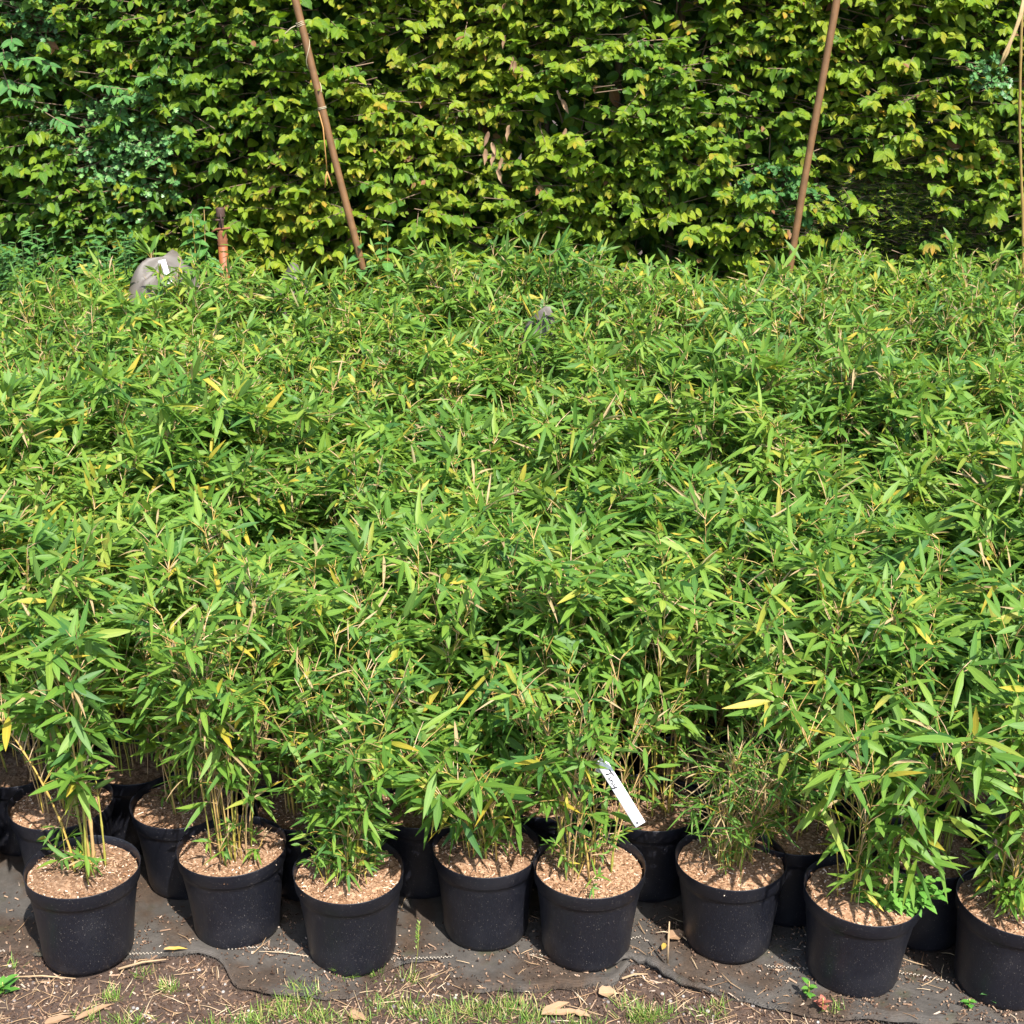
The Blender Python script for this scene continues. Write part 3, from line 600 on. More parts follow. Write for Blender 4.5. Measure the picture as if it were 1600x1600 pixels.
# ------------------------------------------------------------------ hedge
HY = 6.55
face = snoise(31, 10, (1.5, 5)); gap = snoise(33, 12, (3, 9)); fine = snoise(34, 14, (8, 20)); hue = snoise(35, 8, (1, 3.5))
def yew_w(x, z): return np.exp(-(((x - 1.78) / .52) ** 2 + ((z - 1.2) / .36) ** 2) * 1.3)
def haw_w(x, z):
    return max(math.exp(-(((x + 1.72) / .24) ** 2 + ((z - 1.52) / .2) ** 2)), math.exp(-(((x + 2.12) / .2) ** 2 + ((z - 2.1) / .16) ** 2)), math.exp(-(((x - 2.12) / .12) ** 2 + ((z - 1.85) / .1) ** 2)))
def face_y(x, z): return HY + .07 * face(x, z) + (.05 if z < 1.15 else 0)
hg = G(41); shoots = []; HL = Leaves(); tw = MB(); tip_flag = []
XW, ZT = 3.1, 3.25
for k in range(15500):
    x, z = hg.uniform(-XW, XW), hg.uniform(.45, ZT)
    dn = .62 + .42 * gap(x, z * 1.3) + .3 * fine(x, z * 1.2)
    yw = yew_w(x, z)
    if hg.uniform() > dn or hg.uniform() < 1.05 * yw or hg.uniform() < .85 * haw_w(x, z): continue
    if z < .95 and hg.uniform() < .45: continue
    prot = hg.normal(.03, .06); y0 = face_y(x, z) + .05
    ln = hg.uniform(.07, .17); az = hg.normal(0, .75)
    d = np.array([math.sin(az), -math.cos(az), hg.uniform(-.35, .35)]); d = unit(d); p0 = np.array([x, y0 - prot, z])
    pts = [p0 - d * .12, p0, p0 + d * ln * .5, p0 + d * ln + np.array([0, 0, -.015])]; tw.tube(pts, [.0025, .002, .0014, .0008], 4, hg.uniform(), False)
    side = np.cross(d, [0, 0, 1]); shl = hg.uniform(.042, .075); flat_ = hg.uniform(0, 1); nleaf = int(ln / .02) + 2; hh = float(np.clip(.57 - .2 * np.clip((-1.0 - x) / .4, 0, 1) + .2 * hue(x, z) + hg.normal(0, .12), 0, 1))
    bron = max(0, hg.normal(-.1 + .25 * hue(x + 4, z), .3))
    for i in range(nleaf):
        f = i / (nleaf - 1); p = p0 + d * ln * f; s = (1 if i % 2 else -1)
        ld = unit(d * hg.uniform(.35, .7) + side * s * hg.uniform(.6, 1.05) * (0 if i == nleaf - 1 else 1) + np.array([0, -.1, hg.normal(-.12 - .45 * flat_, .3)]))
        nr = np.array([hg.normal(0, .5), -.25 - .55 * flat_ + hg.normal(0, .4), .8])
        L_ = shl * hg.uniform(.7, 1.15) * (1.0 - .4 * f ** 3)
        tipb = max(0, f - .55) * 2.2
        HL.add(p, ld, nr, L_, L_ * hg.uniform(.52, .66), hg.uniform(.05, .25), hg.uniform(-.12, .3), float(np.clip(hh * .72 + .28 * f + hg.normal(0, .12), 0, 1)), float(np.clip(bron * tipb * 1.5, 0, 1.2)), 1.0 if hg.uniform() < .008 else 0)
        tip_flag.append(f)
nface = len(HL.P)
# the older, darker inner leaves
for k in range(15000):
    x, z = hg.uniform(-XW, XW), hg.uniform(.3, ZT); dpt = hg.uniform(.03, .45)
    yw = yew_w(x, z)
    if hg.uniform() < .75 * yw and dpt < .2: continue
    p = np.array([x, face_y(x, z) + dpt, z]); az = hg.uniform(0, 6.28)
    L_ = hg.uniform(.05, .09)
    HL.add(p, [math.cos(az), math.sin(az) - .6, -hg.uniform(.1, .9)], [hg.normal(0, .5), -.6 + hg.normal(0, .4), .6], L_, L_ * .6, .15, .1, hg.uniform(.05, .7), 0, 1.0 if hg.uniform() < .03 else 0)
hedge = thing('hornbeam_hedge', 'tall clipped hornbeam hedge of bright yellow green pleated leaves behind the bamboo', 'hedge')
arr = HL.arr(); P = arr[0]
infr = (np.arange(len(P)) < nface) & (abs(P[:, 0]) < 2.25) & (P[:, 2] > 1.15) & (P[:, 2] < 2.2)
score = np.where(infr, arr[3] * 10 - P[:, 1] * 1.5, -99); order = np.argsort(-score); one, rest = order[:300], order[300:]
HB_G = unit_blades(M['hornbeam'], serr(OVATE, 9), 6, [.02, .05, .08], .15, lambda k: (0, 0), .05)
HB_Y = unit_blades(M['hornbeam'], serr(OVATE, 9), 2, [.03, .07], .15, lambda k: ((.6, 1.1)[k], 0), .05)
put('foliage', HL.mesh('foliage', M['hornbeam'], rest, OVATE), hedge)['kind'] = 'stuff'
for i in one:
    me = HB_Y[int(arr[8][i] > .6)] if arr[8][i] > .3 else HB_G[min(5, int(arr[7][i] * 6))]
    D = arr[1][i].copy(); D[2] -= arr[5][i] * .7; put_leaf(me, hedge, P[i], D, arr[2][i], arr[3][i], arr[4][i])
for k in range(260):                                   # inner framework of the hedge
    x, z = hg.uniform(-XW, XW), hg.uniform(0, 2.6); p = np.array([x, HY + hg.uniform(.12, .5), z]); q = p + np.array([hg.normal(0, .2), hg.normal(-.05, .1), hg.uniform(.2, .7)])
    tw.tube([p, (p + q) / 2 + hg.normal(0, .02, 3), q], [.007, .005, .003], 5, hg.uniform(), False)
put('twigs', tw.mesh('twigs', M['bark']), hedge)['kind'] = 'stuff'
for k in range(18):                                    # trunks in a line
    x = -XW + (k + .5) * 2 * XW / 18 + hg.normal(0, .04); y0 = HY + .42 + hg.normal(0, .04); mb = MB()
    mb.tube([(x, y0, -.05), (x + hg.normal(0, .03), y0, .5), (x + hg.normal(0, .05), y0, 1.2), (x + hg.normal(0, .08), y0, 2.2), (x + hg.normal(0, .1), y0, 3.0)], [.035, .028, .022, .016, .008], 8, hg.uniform()); put('trunk', mb.mesh('trunk', M['bark']), hedge)
# far side of the hedge: a second skin of leaves a metre back
BL = Leaves()
for k in range(26000):
    x, z = hg.uniform(-XW - .3, XW + .3), hg.uniform(.0, ZT + .05)
    L_ = hg.uniform(.085, .13); az = hg.uniform(0, 6.28)
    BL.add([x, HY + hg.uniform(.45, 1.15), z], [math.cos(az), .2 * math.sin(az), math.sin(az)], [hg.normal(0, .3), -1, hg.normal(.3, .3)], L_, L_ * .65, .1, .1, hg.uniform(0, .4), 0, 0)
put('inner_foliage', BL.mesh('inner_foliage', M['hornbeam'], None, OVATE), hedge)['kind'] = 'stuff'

def sprig_plant(name, label, cat, mt, outline, sprigs, twig_mt, group=None):
    """sprigs: list of (points, [leaf records])"""
    root = thing(name, label, cat); mb = MB(); lv = Leaves()
    for pts, rad, leaves in sprigs:
        mb.tube(pts, rad, 5, hg.uniform(.2, .8), False)
        for l_ in leaves: lv.add(*l_)
    put('stems', mb.mesh('stems', twig_mt), root)['kind'] = 'stuff'
    put('foliage', lv.mesh('foliage', mt, None, outline), root)['kind'] = 'stuff'; return root
# yew: flat sprays of needles, tips fresh
sg = []
for k in range(3000):
    x, z = hg.normal(1.78, .40), hg.normal(1.22, .28)
    if hg.uniform() > yew_w(x, z) + .12 or z < .6: continue
    az = hg.normal(0, .9); d = unit(np.array([math.sin(az), -math.cos(az), hg.uniform(-.5, .35)])); p = np.array([x, face_y(x, z) + .06 + hg.uniform(-.03, .1), z]); ln = hg.uniform(.05, .11)
    side = unit(np.cross(d, [hg.normal(0, .3), -.4, 1])); lv = []
    for i in range(int(ln / .0045)):
        f = i * .0045 / ln; s = 1 if i % 2 else -1
        lv.append((p + d * ln * f, d * .6 + side * s, [0, -.5, 1], hg.uniform(.014, .022), .0028, .05, 0, float(np.clip(hg.uniform(.05, .45) + (.55 if f > .72 else 0), 0, 1)), 0, 0))
    sg.append(([p - d * .08, p, p + d * ln], [.002, .0015, .0007], lv))
sprig_plant('yew_shrub', 'dark fine needled yew growing through the hedge beside the bare brown pole', 'shrub', M['yew'], NEEDLE, sg, M['bark'])
# hawthorn patches
def hawthorn(label, cx, cz, rx, rz, n):
    sg = []
    for k in range(n):
        x, z = hg.normal(cx, rx * .6), hg.normal(cz, rz * .6); az = hg.normal(0, .8); d = unit(np.array([math.sin(az), -math.cos(az), hg.uniform(-.3, .6)]))
        p = np.array([x, face_y(x, z) - .04 + hg.uniform(-.05, .05), z]); ln = hg.uniform(.06, .14); lv = []
        for i in range(int(ln / .009)):
            f = i * .009 / ln; a_ = hg.uniform(0, 6.28); L_ = hg.uniform(.02, .034)
            lv.append((p + d * ln * f, unit(d * .6 + np.array([math.cos(a_), -.3, math.sin(a_)])), [hg.normal(0, .4), -.6, .8], L_, L_ * .95, .1, .2, hg.uniform(.1, .9), 0, 0))
        sg.append(([p - d * .15, p, p + d * ln], [.003, .002, .0008], lv))
    return sprig_plant('hawthorn_shoots', label, 'shrub', M['cool'], HAW, sg, M['bark'], 'hawthorn growing through the hedge')
hawthorn('large patch of blue green lobed hawthorn leaves low in the hedge above the standpipe', -1.72, 1.52, .28, .24, 170)
hawthorn('small patch of blue green lobed hawthorn leaves high in the hedge near the top corner', -2.12, 2.1, .2, .16, 80)
hawthorn('little spray of pale green lobed leaves in the hedge near the yellow cane', 2.1, 1.84, .13, .1, 22)
# oak seedling beside the bare pole
sg = []
for k in range(26):
    q = at_y(1222 + hg.normal(0, 26), 300 + hg.normal(0, 24), HY - .06 + hg.normal(0, .03)); d = unit(np.array([hg.normal(0, .6), -.6, hg.uniform(-.1, .8)])); lv = []
    for i in range(7):
        a_ = hg.uniform(0, 6.28); L_ = hg.uniform(.035, .055)
        lv.append((q + d * .01 * i, unit(d * .5 + np.array([math.cos(a_), -.4, .7 * math.sin(a_)])), [hg.normal(0, .3), -.6, .8], L_, L_ * .62, .15, .15, hg.uniform(.2, .9), 0, 0))
    sg.append(([q - d * .12 + np.array([0, .06, -.06]), q, q + d * .07], [.003, .002, .001], lv))
sprig_plant('oak_seedling', 'young oak with lobed leaves at the hedge foot beside the bare brown pole', 'seedling', M['nettle'], OAK, sg, M['bark'])
# elder sprigs: compound leaves
def elder(label, spots):
    sg = []
    for px, py in spots:
        p = at_y(px, py, HY - .08 + hg.normal(0, .03)); d = unit(np.array([hg.normal(.2, .6), -.8, hg.uniform(-.5, .2)])); s = unit(np.cross(d, [0, -.4, 1])); ln = hg.uniform(.1, .16); lv = []
        for i in range(5):
            f = .25 + .75 * i / 4
            for sgn in ((-1, 1) if i < 4 else (0,)):
                L_ = hg.uniform(.045, .066); lv.append((p + d * ln * f, unit(d * .6 + s * sgn + np.array([0, -.1, -.2])), [hg.normal(0, .2), -.6, .8], L_, L_ * .36, .2, .2, hg.uniform(.3, 1), 0, 0))
        sg.append(([p - d * .14, p, p + d * ln], [.003, .0025, .001], lv))
    return sprig_plant('elder_sprig', label, 'shrub', M['nettle'], OVATE, sg, M['bark'], 'elder sprigs')
elder('elder sprigs with bright pointed leaflets at the hedge corner by the small hawthorn patch', [(5, 78), (22, 95), (8, 120), (30, 130), (18, 60), (60, 92)])
elder('elder sprigs with narrow bright leaflets above the large hawthorn patch', [(175, 150), (200, 140), (190, 168), (60, 160), (78, 180), (215, 120)])
# nettles at the foot of the hedge
def nettle(label, px, py, h, n):
    sg = []; base = at_y(px, py, 6.3)
    for k in range(n):
        b0 = np.array([base[0] + hg.normal(0, .05), 6.3 + hg.normal(0, .03), 0]); top = np.array([b0[0] + hg.normal(0, .04), b0[1] + hg.normal(-.03, .03), base[2] + hg.uniform(-.1, .03)]); lv = []
        for i in range(6):
            f = 1 - i * .045; c = b0 + (top - b0) * f; a0 = (i % 2) * 1.57 + hg.normal(0, .2)
            for sg_ in (0, math.pi):
                L_ = .035 + .017 * i; lv.append((c, [math.cos(a0 + sg_), math.sin(a0 + sg_) - .2, .1 - .12 * i], [hg.normal(0, .2), -.3, 1], L_, L_ * .6, .25, .15, hg.uniform(.3, .9), 0, 0))
        sg.append(([b0, (b0 + top) / 2, top], [.004, .003, .002], lv))
    return sprig_plant('nettle', label, 'weed', M['nettle'], serr(OVATE, 8), sg, M['culm'], 'nettles along the hedge foot')
nettle('broad toothed nettle leaves rising beside the rusty standpipe', 300, 335, 1.2, 4)
nettle('nettle at the hedge foot just beside the leaning pole with twine', 585, 355, 1.1, 3)
nettle('pale nettle clump at the hedge foot in the dark gap between the poles', 870, 372, 1.0, 4)
# bindweed and tall weeds at the back corner
sg = []
for k in range(70):
    p = at_y(hg.uniform(-60, 215), hg.uniform(345, 420), 6.15 + hg.normal(0, .08)); b0 = np.array([p[0] + hg.normal(0, .04), p[1] + .05, 0]); lv = []
    for i in range(34):
        f = 1 - i * .016; c = b0 + (p - b0) * f; a_ = hg.uniform(0, 6.28); L_ = hg.uniform(.025, .06)
        lv.append((c, [math.cos(a_), math.sin(a_) - .2, hg.uniform(-.3, .6)], [0, -.3, 1], L_, L_ * .32, .2, .15, hg.uniform(.1, .7), 0, 0))
    sg.append(([b0, (b0 + p) / 2 + hg.normal(0, .02, 3), p], [.002, .0014, .0008], lv))
sprig_plant('weed_clump', 'tall tangle of narrow leaved weeds at the back corner below the hawthorn', 'weeds', M['nettle'], OVATE, sg, M['green_stem'])
# dead brown leaves caught in the hedge
def dead_cluster(label, spots):
    root = thing('dead_leaf_cluster', label, 'dead leaves'); 
    for px, py in spots:
        p = at_y(px, py, HY - .1); L_ = hg.uniform(.05, .08)
        V, F, Nn, lf, sx = leaf_arrays([p], [[hg.normal(0, .25), -.1, -1]], [[hg.normal(0, .5), -1, .2]], L_, L_ * .3, .05, .9, hg.uniform(0, 1), 0, 0, outline=OVATE, wave_=.25)
        put('leaf', np_mesh('leaf', V, F, Nn, lf, sx, [M['litter']]), root)
dead_cluster('curled dead brown leaves hanging in the middle of the hedge', [(763, 205), (768, 222), (758, 232), (775, 235), (783, 245), (778, 262), (797, 195)])
dead_cluster('dry brown leaves caught higher in the hedge above the other dead cluster', [(790, 55), (800, 88), (805, 95), (815, 105), (872, 140), (878, 155), (884, 200)])

# ------------------------------------------------------------------ poles, twine, cane, raffia
def pole(label, a_, b_, rpx):
    p, q = at_y(*a_, 6.28), at_y(*b_, 6.28); d = q - p; base = p + d * ((-.1 - p[2]) / d[2]); top = q + d * .45
    root = thing('stake_pole', label, 'pole', base, 'brown poles in front of the hedge'); mb = MB(); t = np.linspace(0, 1, 40)
    pts = np.stack([(top - base) * s for s in t]); pts[:, 0] += .004 * np.sin(t * 9)
    mb.tube(pts, .0162 + .0006 * np.sin(t * 40), 16); put('shaft', mb.mesh('shaft', M['pole']), root)
    mb = MB(); mb.tube([pts[-1] * 1.0, pts[-1] * 1.006], [.018, .017], 16); put('end_cap', mb.mesh('end_cap', M['dark_rust']), root); return p, q
lp, lq = pole('brown pole leaning away to one side with pale twine wound round it', (556, 372), (460, 0), 8)
pole('bare brown pole without twine leaning in front of the yew stretch', (1243, 372), (1306, 0), 8)
ldir = unit(lq - lp); lside = unit(np.cross(ldir, [0, -1, 0])); lfr = np.cross(ldir, lside)
def on_pole(py, ang, r=.0178):
    u = (372 - py) / 372; c = lp + (lq - lp) * u; return c + lside * r * math.cos(ang) + lfr * r * math.sin(ang)
tw_ = thing('twine', 'pale twine knotted and spiralled round the leaning brown pole', 'string', lp)
mb = MB()
fr = -math.pi / 2 if lfr[1] > 0 else math.pi / 2
for py0 in (33, 35.5, 38): mb.tube([on_pole(py0 + .8 * math.sin(a_ * 2), a_) - lp for a_ in np.linspace(0, 6.28, 20)], .0018, 5)
mb.tube([on_pole(y_, a_) - lp for y_, a_ in zip(np.linspace(38, 140, 50), np.linspace(2.2, 2.2 - 9.2, 50))], .002, 5)
c = on_pole(36, math.pi, .019) - lp
mb.tube([c, c + np.array([-.02, -.02, -.01]), c + np.array([-.045, -.02, -.03]), c + np.array([-.055, -.02, -.075])], .0022, 5)
for py0 in (162, 164): mb.tube([on_pole(py0, a_) - lp for a_ in np.linspace(0, 6.28, 20)], .002, 5)
put('winding', mb.mesh('winding', M['twine']), tw_)
cd = thing('hanging_cord', 'thin orange tan cord hanging from the twine on the leaning pole', 'string', lp)
mb = MB(); top = on_pole(163, math.pi, .019)
ends = [top] + [at_y(px, py, 6.24) for px, py in [(505, 200), (508, 235), (511, 268)]]
mb.tube([e - lp for e in ends], .0028, 5); kn = ends[-1]
mb.tube([kn - lp, at_y(509, 278, 6.24) - lp, at_y(508, 293, 6.24) - lp], [.003, .0042, .0036], 5); mb.tube([kn - lp, at_y(514, 277, 6.24) - lp, at_y(519, 291, 6.24) - lp], [.003, .0042, .0036], 5)
put('strand', mb.mesh('strand', M['cord']), cd)
pts = [at_y(px, py, 6.0) for px, py in [(1601, -60), (1596, 45), (1594, 120), (1593, 190), (1595, 260), (1598, 330), (1599, 420)]]
pts.append(pts[-1] * np.array([1, 1, 0]) + np.array([0, 0, -.03])); pts = np.array(pts)
cn = thing('thin_cane', 'thin slightly bent yellow cane standing at the picture edge before the hedge', 'cane', pts[-1])
t = np.linspace(0, 7, 60); P_ = np.stack([np.interp(t, range(8), pts[:, i]) for i in range(3)], 1) - pts[-1]; mb = MB(); mb.tube(P_, .0058 * np.where(np.arange(60) % 9 == 4, 1.3, 1), 8); put('stem', mb.mesh('stem', M['cane']), cn)
o0 = at_y(1600, 15, 5.98); rf = thing('raffia_tie', 'frayed twist of straw coloured raffia hanging by the thin yellow cane', 'string', o0); mb = MB()
for k in range(7):
    q = [at_y(1604 + hg.normal(0, 1), -30, 5.97), at_y(1596 + hg.normal(0, 1.5), 22, 5.96), at_y(1583 + hg.normal(0, 1.6), 55, 5.95), at_y(1571 + hg.normal(0, 1.8), 84, 5.95), at_y(1564 + hg.normal(0, 2.2), 101 + hg.normal(0, 4), 5.95)]
    mb.tube([x - o0 for x in q], [.004, .004, .005, .004, .002], 5)
put('strands', mb.mesh('strands', M['raffia']), rf)['kind'] = 'stuff'

# ------------------------------------------------------------------ rusty standpipe
sb = at_y(349, 395, 6.32); zb = lambda py: at_y(349, py, 6.32)[2]; sx0 = sb[0]
sp_ = thing('standpipe', 'rusty orange water standpipe with brown cup shaped head against the hedge', 'standpipe', (sx0, 6.32, 0)); k_ = 6.2 / FPX
def lat(name, prof, mt, sides=20, c=(0, 0, 0), rot=None):
    mb = MB(); mb.lathe(prof, sides); o = put(name, mb.mesh(name, mt), sp_, c)
    if rot: o.rotation_euler = rot
    return o
lat('pipe', [(0, -.05), (.021, -.05), (.021, zb(383)), (0, zb(383))], M['tape'])
lat('wrapping', [(.0215, zb(384)), (.024, zb(381)), (.021, zb(378)), (.0245, zb(374)), (.02, zb(371)), (.023, zb(367)), (.018, zb(362)), (.019, zb(359)), (0, zb(359))], M['rust'])
lat('neck', [(.016, zb(359.5)), (.011, zb(356)), (.012, zb(345)), (.016, zb(342)), (.009, zb(340)), (.009, zb(336)), (0, zb(336))], M['dark_rust'])
lat('cup', [(0, zb(339)), (.019, zb(339)), (.0205, zb(337.5)), (.0185, zb(326)), (.0172, zb(324.5)), (0, zb(324.2))], M['dark_rust'])
mb = MB(); zl = zb(357); mb.tube([(-.04, -.02, zl - .012), (-.02, -.018, zl), (.02, -.018, zl + .003), (.042, -.02, zl + .006)], [.004, .005, .005, .006], 6); put('lever', mb.mesh('lever', M['rust']), sp_)
mb = MB(); mb.box((.006, -.024, zb(344)), (.004, .006, .06)); mb.box((-.012, -.012, zb(343)), (.02, .012, .008)); put('hammer_arm', mb.mesh('hammer_arm', M['dark_rust']), sp_)

# ------------------------------------------------------------------ crumpled sacks among the bamboo
def sack(label, x, y, top, rx, ry, seed, strap):
    f1, f2 = snoise(seed, 10, (4, 10)), snoise(seed + 1, 12, (14, 34)); root = thing('plastic_sack', label, 'sack', (x, y, 0), 'crumpled sacks among the bamboo')
    nu, nv = 96, 40; V, F = [], []
    for i in range(nv + 1):
        v = i / nv
        for j in range(nu):
            a_ = 2 * math.pi * j / nu; prof = (1 - v ** 5) ** .5 if v < 1 else 0
            r = prof * (1 + .10 * f1(math.cos(a_) * .5, math.sin(a_) * .5 + v) + .05 * f2(math.cos(a_) * .35, math.sin(a_) * .35 + v * .8) - .10 * abs(f1(math.cos(a_) * 1.1 + v, math.sin(a_) * 1.1 - v * .7)))
            V.append((rx * r * math.cos(a_), ry * r * math.sin(a_), top * v + (.085 * f1(math.cos(a_) * .4 * prof, math.sin(a_) * .4 * prof) + .035 * f2(math.cos(a_) * prof * .5, math.sin(a_) * prof * .5)) * v - .03 * abs(f2(math.cos(a_) * .5 * prof, math.sin(a_) * .5 * prof)) * v))
    F = [(i * nu + j, i * nu + (j + 1) % nu, (i + 1) * nu + (j + 1) % nu, (i + 1) * nu + j) for i in range(nv) for j in range(nu)]
    mb = MB(); mb.raw(V, F); put('bag', mb.mesh('bag', M['sack']), root)
    if strap:
        mb = MB(); bv = BVHTree.FromPolygons([tuple(v) for v in V], F); pts = []
        for py in np.linspace(470, 385, 12):
            d_ = ray(246 + (py - 385) * .3, py); h_ = bv.ray_cast(Vector((-x, -y, HC)), Vector(d_))[0]
            if h_ is not None: pts.append(np.array(h_) + np.array([0, -.004, .006]))
        for a_, b_ in zip(pts[:-1], pts[1:]):
            s_ = np.array([.016, 0, .004]); mb.raw([a_ - s_, a_ + s_, b_ + s_, b_ - s_, a_ - s_ - [0, -.003, .003], a_ + s_ - [0, -.003, .003], b_ + s_ - [0, -.003, .003], b_ - s_ - [0, -.003, .003]],
                   [(0, 1, 2, 3), (7, 6, 5, 4), (0, 4, 5, 1), (2, 6, 7, 3), (1, 5, 6, 2), (0, 3, 7, 4)])
        st = put('strap', mb.mesh('strap', M['white']), root)
        c = pts[len(pts) // 2]; mb = MB(); mb.box(c + np.array([0, -.008, .008]), (.026, .014, .003), rot_flat(G(3), .1)); put('printed_mark', mb.mesh('printed_mark', M['blue']), st)
sack('large crumpled grey beige sack with a white strap, half buried in bamboo by the standpipe', SACK_X, SACK_Y, at_y(258, 418, 5.9)[2], .21, .16, 61, True)
q = at_y(455, 392, 6.12); sack('crumpled brown grey sack lying in the bamboo between the standpipe and leaning pole', q[0], 6.12, q[2] - .085, .13, .09, 64, False)
q = at_y(838, 484, 5.4); sack('small pale patch of crumpled sack showing in the middle of the bamboo', q[0], 5.4, q[2] - .03, .11, .09, 67, False)

# ------------------------------------------------------------------ weed on a pot, ground litter, grass, small weeds
q = at_z(1385, 1405, .245); sg = []
for k in range(14):
    b0 = np.array([q[0] + .02 + hg.normal(0, .018), q[1] + .02 + hg.normal(0, .015), .225]); az = hg.uniform(-.9, .9) if k > 4 else hg.uniform(2.5, 6); top = b0 + np.array([.07 * math.cos(az) * hg.uniform(.4, 1.3), -.05 * abs(math.sin(az)) - .015, hg.uniform(.02, .09)]); lv = []
    for i in range(5):
        c = b0 + (top - b0) * (1 - i * .19); a0 = i * 1.57 + hg.uniform(0, 1)
        for s_ in (0, math.pi):
            L_ = .026 + .006 * i; lv.append((c, [math.cos(a0 + s_), math.sin(a0 + s_), .15 - .1 * i], [0, -.2, 1], L_, L_ * .5, .2, .2, hg.uniform(.4, 1), 0, 0))
    sg.append(([b0, (b0 + top) / 2, top], [.002, .0016, .001], lv))
sprig_plant('willowherb', 'bright green toothed weed spilling over the pot rim under the big drooping leaves', 'weed', M['fresh'], serr(OVATE, 7), sg, M['culm'])

lg = G(91)
def scatter_px(n, x0, x1, y0, y1):
    return [at_z(lg.uniform(x0, x1), lg.uniform(y0, y1), 0) for _ in range(n)]
def surf(x, y): return (fab_z(x, y) + .002) if y > np.interp(x, fx, fe) else ground_z(np.array(x), np.array(y))
potxy = [(p[0], p[1]) for p in pos1]
def clear_of_pots(p, r=.112): return all(math.hypot(p[0] - a_, p[1] - b_) > r for a_, b_ in potxy)
mb, ms, mp = MB(), MB(), MB()
for p in scatter_px(15000, -60, 1660, 1440, 1625):
    onfab = p[1] > np.interp(p[0], fx, fe)
    if (onfab and lg.uniform() > .26 + .6 * (gn(p[0] * 2.5, p[1] * 2) > .3)) or not clear_of_pots(p, .104): continue
    chip(mb, lg, (p[0], p[1], surf(p[0], p[1]) + .002), lg.uniform(.002, .007) if lg.uniform() < (.95 if onfab else .85) else lg.uniform(.01, .032), lg.uniform(.0015, .006), lg.uniform(.001, .004), .5)
for p in scatter_px(1500, -60, 1660, 1380, 1450):
    if clear_of_pots(p, .108) and lg.uniform() < .3 + .3 * (gn(p[0] * 2, p[1] * 2) > .2): chip(mb, lg, (p[0], p[1], surf(p[0], p[1]) + .002), lg.uniform(.004, .014), lg.uniform(.002, .005), lg.uniform(.001, .003), .4)
put('litter', mb.mesh('litter', M['debris'], True))['kind'] = 'stuff'
for p in scatter_px(1100, -60, 1660, 1400, 1620):
    onfab = p[1] > np.interp(p[0], fx, fe)
    if (onfab and lg.uniform() > .14) or not clear_of_pots(p, .118): continue
    ln = lg.uniform(.015, .07) * (1 if lg.uniform() < .85 else 1.8); a_ = lg.uniform(0, 3.14); z0 = surf(p[0], p[1]) + .003; dx = np.array([math.cos(a_), math.sin(a_), 0]) * ln / 2
    ms.tube([np.array([p[0], p[1], z0]) - dx, np.array([p[0], p[1], z0 + .003]) + lg.normal(0, .002, 3), np.array([p[0], p[1], z0 + lg.uniform(0, .008)]) + dx], [.0008, lg.uniform(.0006, .0015), .0005], 4)
put('straw', ms.mesh('straw', M['straw'], True))['kind'] = 'stuff'
for p in scatter_px(260, -60, 1660, 1500, 1625):
    if p[1] > np.interp(p[0], fx, fe) or not clear_of_pots(p, .11): continue
    r = lg.uniform(.002, .0055); mp.lathe([(0, -r), (r * .8, -r * .5), (r, 0), (r * .7, r * .5), (0, r * .62)], 7, (p[0], p[1], surf(p[0], p[1]) + r * .3))
put('gravel', mp.mesh('gravel', M['stone']))['kind'] = 'stuff'
GL = Leaves()
tufts = [(435, 1578, 90, 16), (470, 1560, 60, 12), (500, 1590, 60, 14), (585, 1525, 18, 6), (600, 1570, 50, 16), (640, 1530, 26, 10), (650, 1585, 50, 14), (720, 1575, 70, 16), (760, 1585, 80, 18), (800, 1572, 60, 14), (825, 1590, 60, 14), (1005, 1592, 80, 12),
         (1030, 1585, 40, 10), (1110, 1585, 26, 9), (1120, 1570, 14, 5), (264, 1545, 34, 5), (175, 1560, 30, 9), (220, 1525, 12, 5), (205, 1595, 40, 12), (140, 1592, 24, 10), (975, 1570, 20, 8), (20, 1510, 8, 5), (390, 1595, 50, 12), (1305, 1585, 12, 8), (560, 1598, 40, 14), (900, 1600, 40, 16), (540, 1530, 14, 6), (690, 1600, 40, 12), (330, 1600, 30, 12)]
for px, py, n_, sp2 in tufts:
    for k in range(int(n_ * 2.0)):
        p = at_z(px + lg.normal(0, sp2 * 1.3), py + lg.normal(0, sp2 * .45), 0); a_ = lg.uniform(0, 6.28); e_ = lg.uniform(.5, 1.45); ln = lg.uniform(.02, .055)
        GL.add([p[0], p[1], surf(p[0], p[1]) - .002], [math.cos(a_) * math.cos(e_), math.sin(a_) * math.cos(e_), math.sin(e_)], [-math.cos(a_), -math.sin(a_), .6], ln, lg.uniform(.0011, .0024), lg.uniform(0, .35), .2, lg.uniform(0, 1), 1.0 if lg.uniform() < .12 else 0, 1.0 if lg.uniform() < .08 else 0)
put('grass', GL.mesh('grass', M['grass'], None, BLADE))['kind'] = 'stuff'
# seeding grass stalk
p = at_z(645, 1535, 0); gs = thing('grass_stalk', 'tall thin green grass stalk with a seed head beside the small leaved pot', 'grass stalk', p); top = at_y(655, 1440, p[1] - .02) - p
mb = MB(); mb.tube([(0, 0, 0), top * .5 + np.array([.004, 0, 0]), top], [.0011, .0009, .0006], 5, .1); put('stalk', mb.mesh('stalk', M['culm']), gs)
SL = Leaves()
for k in range(26):
    f = lg.uniform(.55, 1); a_ = lg.uniform(0, 6.28); SL.add(top * f, [math.cos(a_), math.sin(a_), 1.2], [0, -1, .2], .010, .0026, 0, .2, lg.uniform(.3, 1), 0, 0)
put('seed_head', SL.mesh('seed_head', M['grass']), gs)['kind'] = 'stuff'
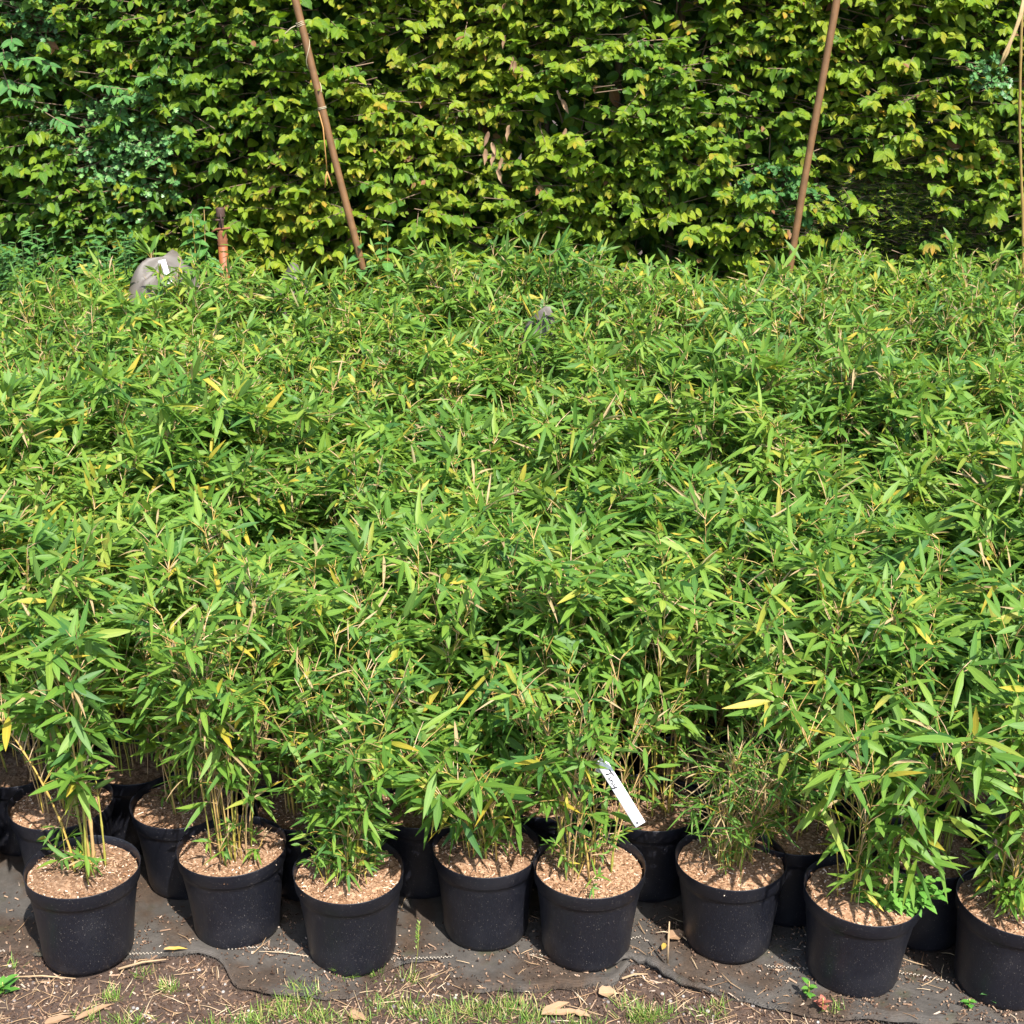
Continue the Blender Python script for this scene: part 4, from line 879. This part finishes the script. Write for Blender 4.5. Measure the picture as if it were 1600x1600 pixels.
# dry and yellow leaves lying about
DRY = [('tan curled leaf lying on the fabric fold between the tagged and the grassy plant', 1058, 1464, .055, .028, .4, 0), ('yellow bamboo leaf lying on the fabric edge beside the straw stemmed pot', 275, 1486, .06, .009, .1, 1), ('yellow bamboo leaf lying on the fabric between two rows of pots', 278, 1404, .055, .008, 0, 1),
       ('long pale dry leaf on the soil below the pot with orange canes', 148, 1577, .1, .014, .7, 0), ('long red brown dry leaf lying in a small pile of dead leaves', 868, 1572, .085, .02, .6, 0), ('pale tan dry leaf lying over the pile of dead leaves', 882, 1580, .11, .016, .1, 0),
       ('small curled brown leaf standing in the grass by the fabric flap', 815, 1558, .04, .014, 1.5, 0), ('brown lobed dead leaf on the soil below the fabric flap', 950, 1550, .045, .028, .1, 0), ('cream dry leaf tip lying near the front of the soil', 910, 1582, .04, .016, -.3, 0),
       ('orange brown leaf scrap on the fabric by the grassy plant', 1037, 1480, .03, .012, 1.2, 1), ('dull brown dead leaf lying in the grass near the small leaved pot', 560, 1588, .05, .022, -.4, 0), ('pale twisted leaf on the soil near the front picture corner', 90, 1590, .06, .018, .5, 0)]
for lab, px, py, L_, W_, a_, ye in DRY:
    p = at_z(px, py, .01); o = put('fallen_leaf', leaf_mesh('fallen_leaf', M['litter'], [[-L_ / 2 * math.cos(a_), -L_ / 2 * math.sin(a_), .006]], [[math.cos(a_), math.sin(a_), .1]], [[.2, -.4, 1]], L_, W_, .15, .6, lg.uniform(.2, .9), 1.2 * ye, 0, outline=OVATE, wave_=.2), None, (p[0], p[1], float(surf(p[0], p[1])) + .004)); tag(o, lab, 'dead leaf', 'fallen leaves on the ground')
# long stalks lying about
for lab, px0, py0, px1, py1, r in [('long pale straw stalk lying along the ground below the pot with orange canes', 12, 1527, 118, 1529, .002), ('pale split cane lying on the soil between the first two pots', 185, 1514, 260, 1499, .003), ('pale stick lying by the fabric fold beside the tagged pot', 972, 1529, 1012, 1522, .003), ('brown twig leaning up out of the fabric fold', 1043, 1505, 1046, 1440, .003), ('tan stick lying on the fabric fold against the grassy pot', 1048, 1452, 1077, 1472, .003)]:
    a_, b_ = at_z(px0, py0, .012), at_z(px1, py1, .012) if 'leaning' not in lab else at_y(px1, py1, at_z(px0, py0, .012)[1] + .01); mb = MB(); mb.tube([a_ * 0, (b_ - a_) * .5 + np.array([0, .003, .004]), b_ - a_], [r, r * .9, r * .5], 6, .95); tag(put('dry_stalk', mb.mesh('dry_stalk', M['straw']), None, a_), lab, 'stalk')
# little weeds by the fabric
def rosette(name, label, px, py, n_, L_, W_, mt, up=.3, h=.0):
    p = at_z(px, py, 0); root = thing(name, label, 'weed', (p[0], p[1], float(surf(p[0], p[1]))))
    for k in range(n_):
        a_ = k * 2.4 + lg.uniform(-.3, .3); l_ = L_ * lg.uniform(.7, 1.15)
        put('leaf', leaf_mesh('leaf', mt, [[0, 0, .004 + h * k / n_]], [[math.cos(a_), math.sin(a_), up]], [[-math.cos(a_) * .3, -math.sin(a_) * .3, 1]], l_, W_, .3, .25, lg.uniform(.2, .8), 0, 0, outline=OVATE), root)
    mb = MB(); mb.tube([(0, 0, -.005), (.001, 0, h * .5 + .003), (0, .002, h + .006)], .0014, 5, .2); put('stem', mb.mesh('stem', M['culm']), root)
rosette('dock_weed', 'green plantain like weed with reddish tinge at the corner of the soil', 6, 1552, 9, .05, .018, M['fresh'], .7, .03)
rosette('red_weed', 'small dull red leaved weed growing at the fabric edge', 1284, 1582, 8, .03, .011, M['red'], .8, .03)
rosette('seedling', 'pale green broad leaved seedling standing on the fabric by the drooping plant', 1262, 1562, 7, .028, .013, M['fresh'], .4, .04)
rosette('seedling', 'green seedling with a reddish stem at the front of the pot by the picture edge', 1545, 1575, 6, .026, .012, M['nettle'], .5, .035)
rosette('seedling', 'small yellowish seedling on the fabric edge near the picture edge', 1512, 1585, 6, .022, .011, M['fresh'], .3, .02)
print('objects', len(bpy.data.objects), 'single leaves', n_leaf[0])
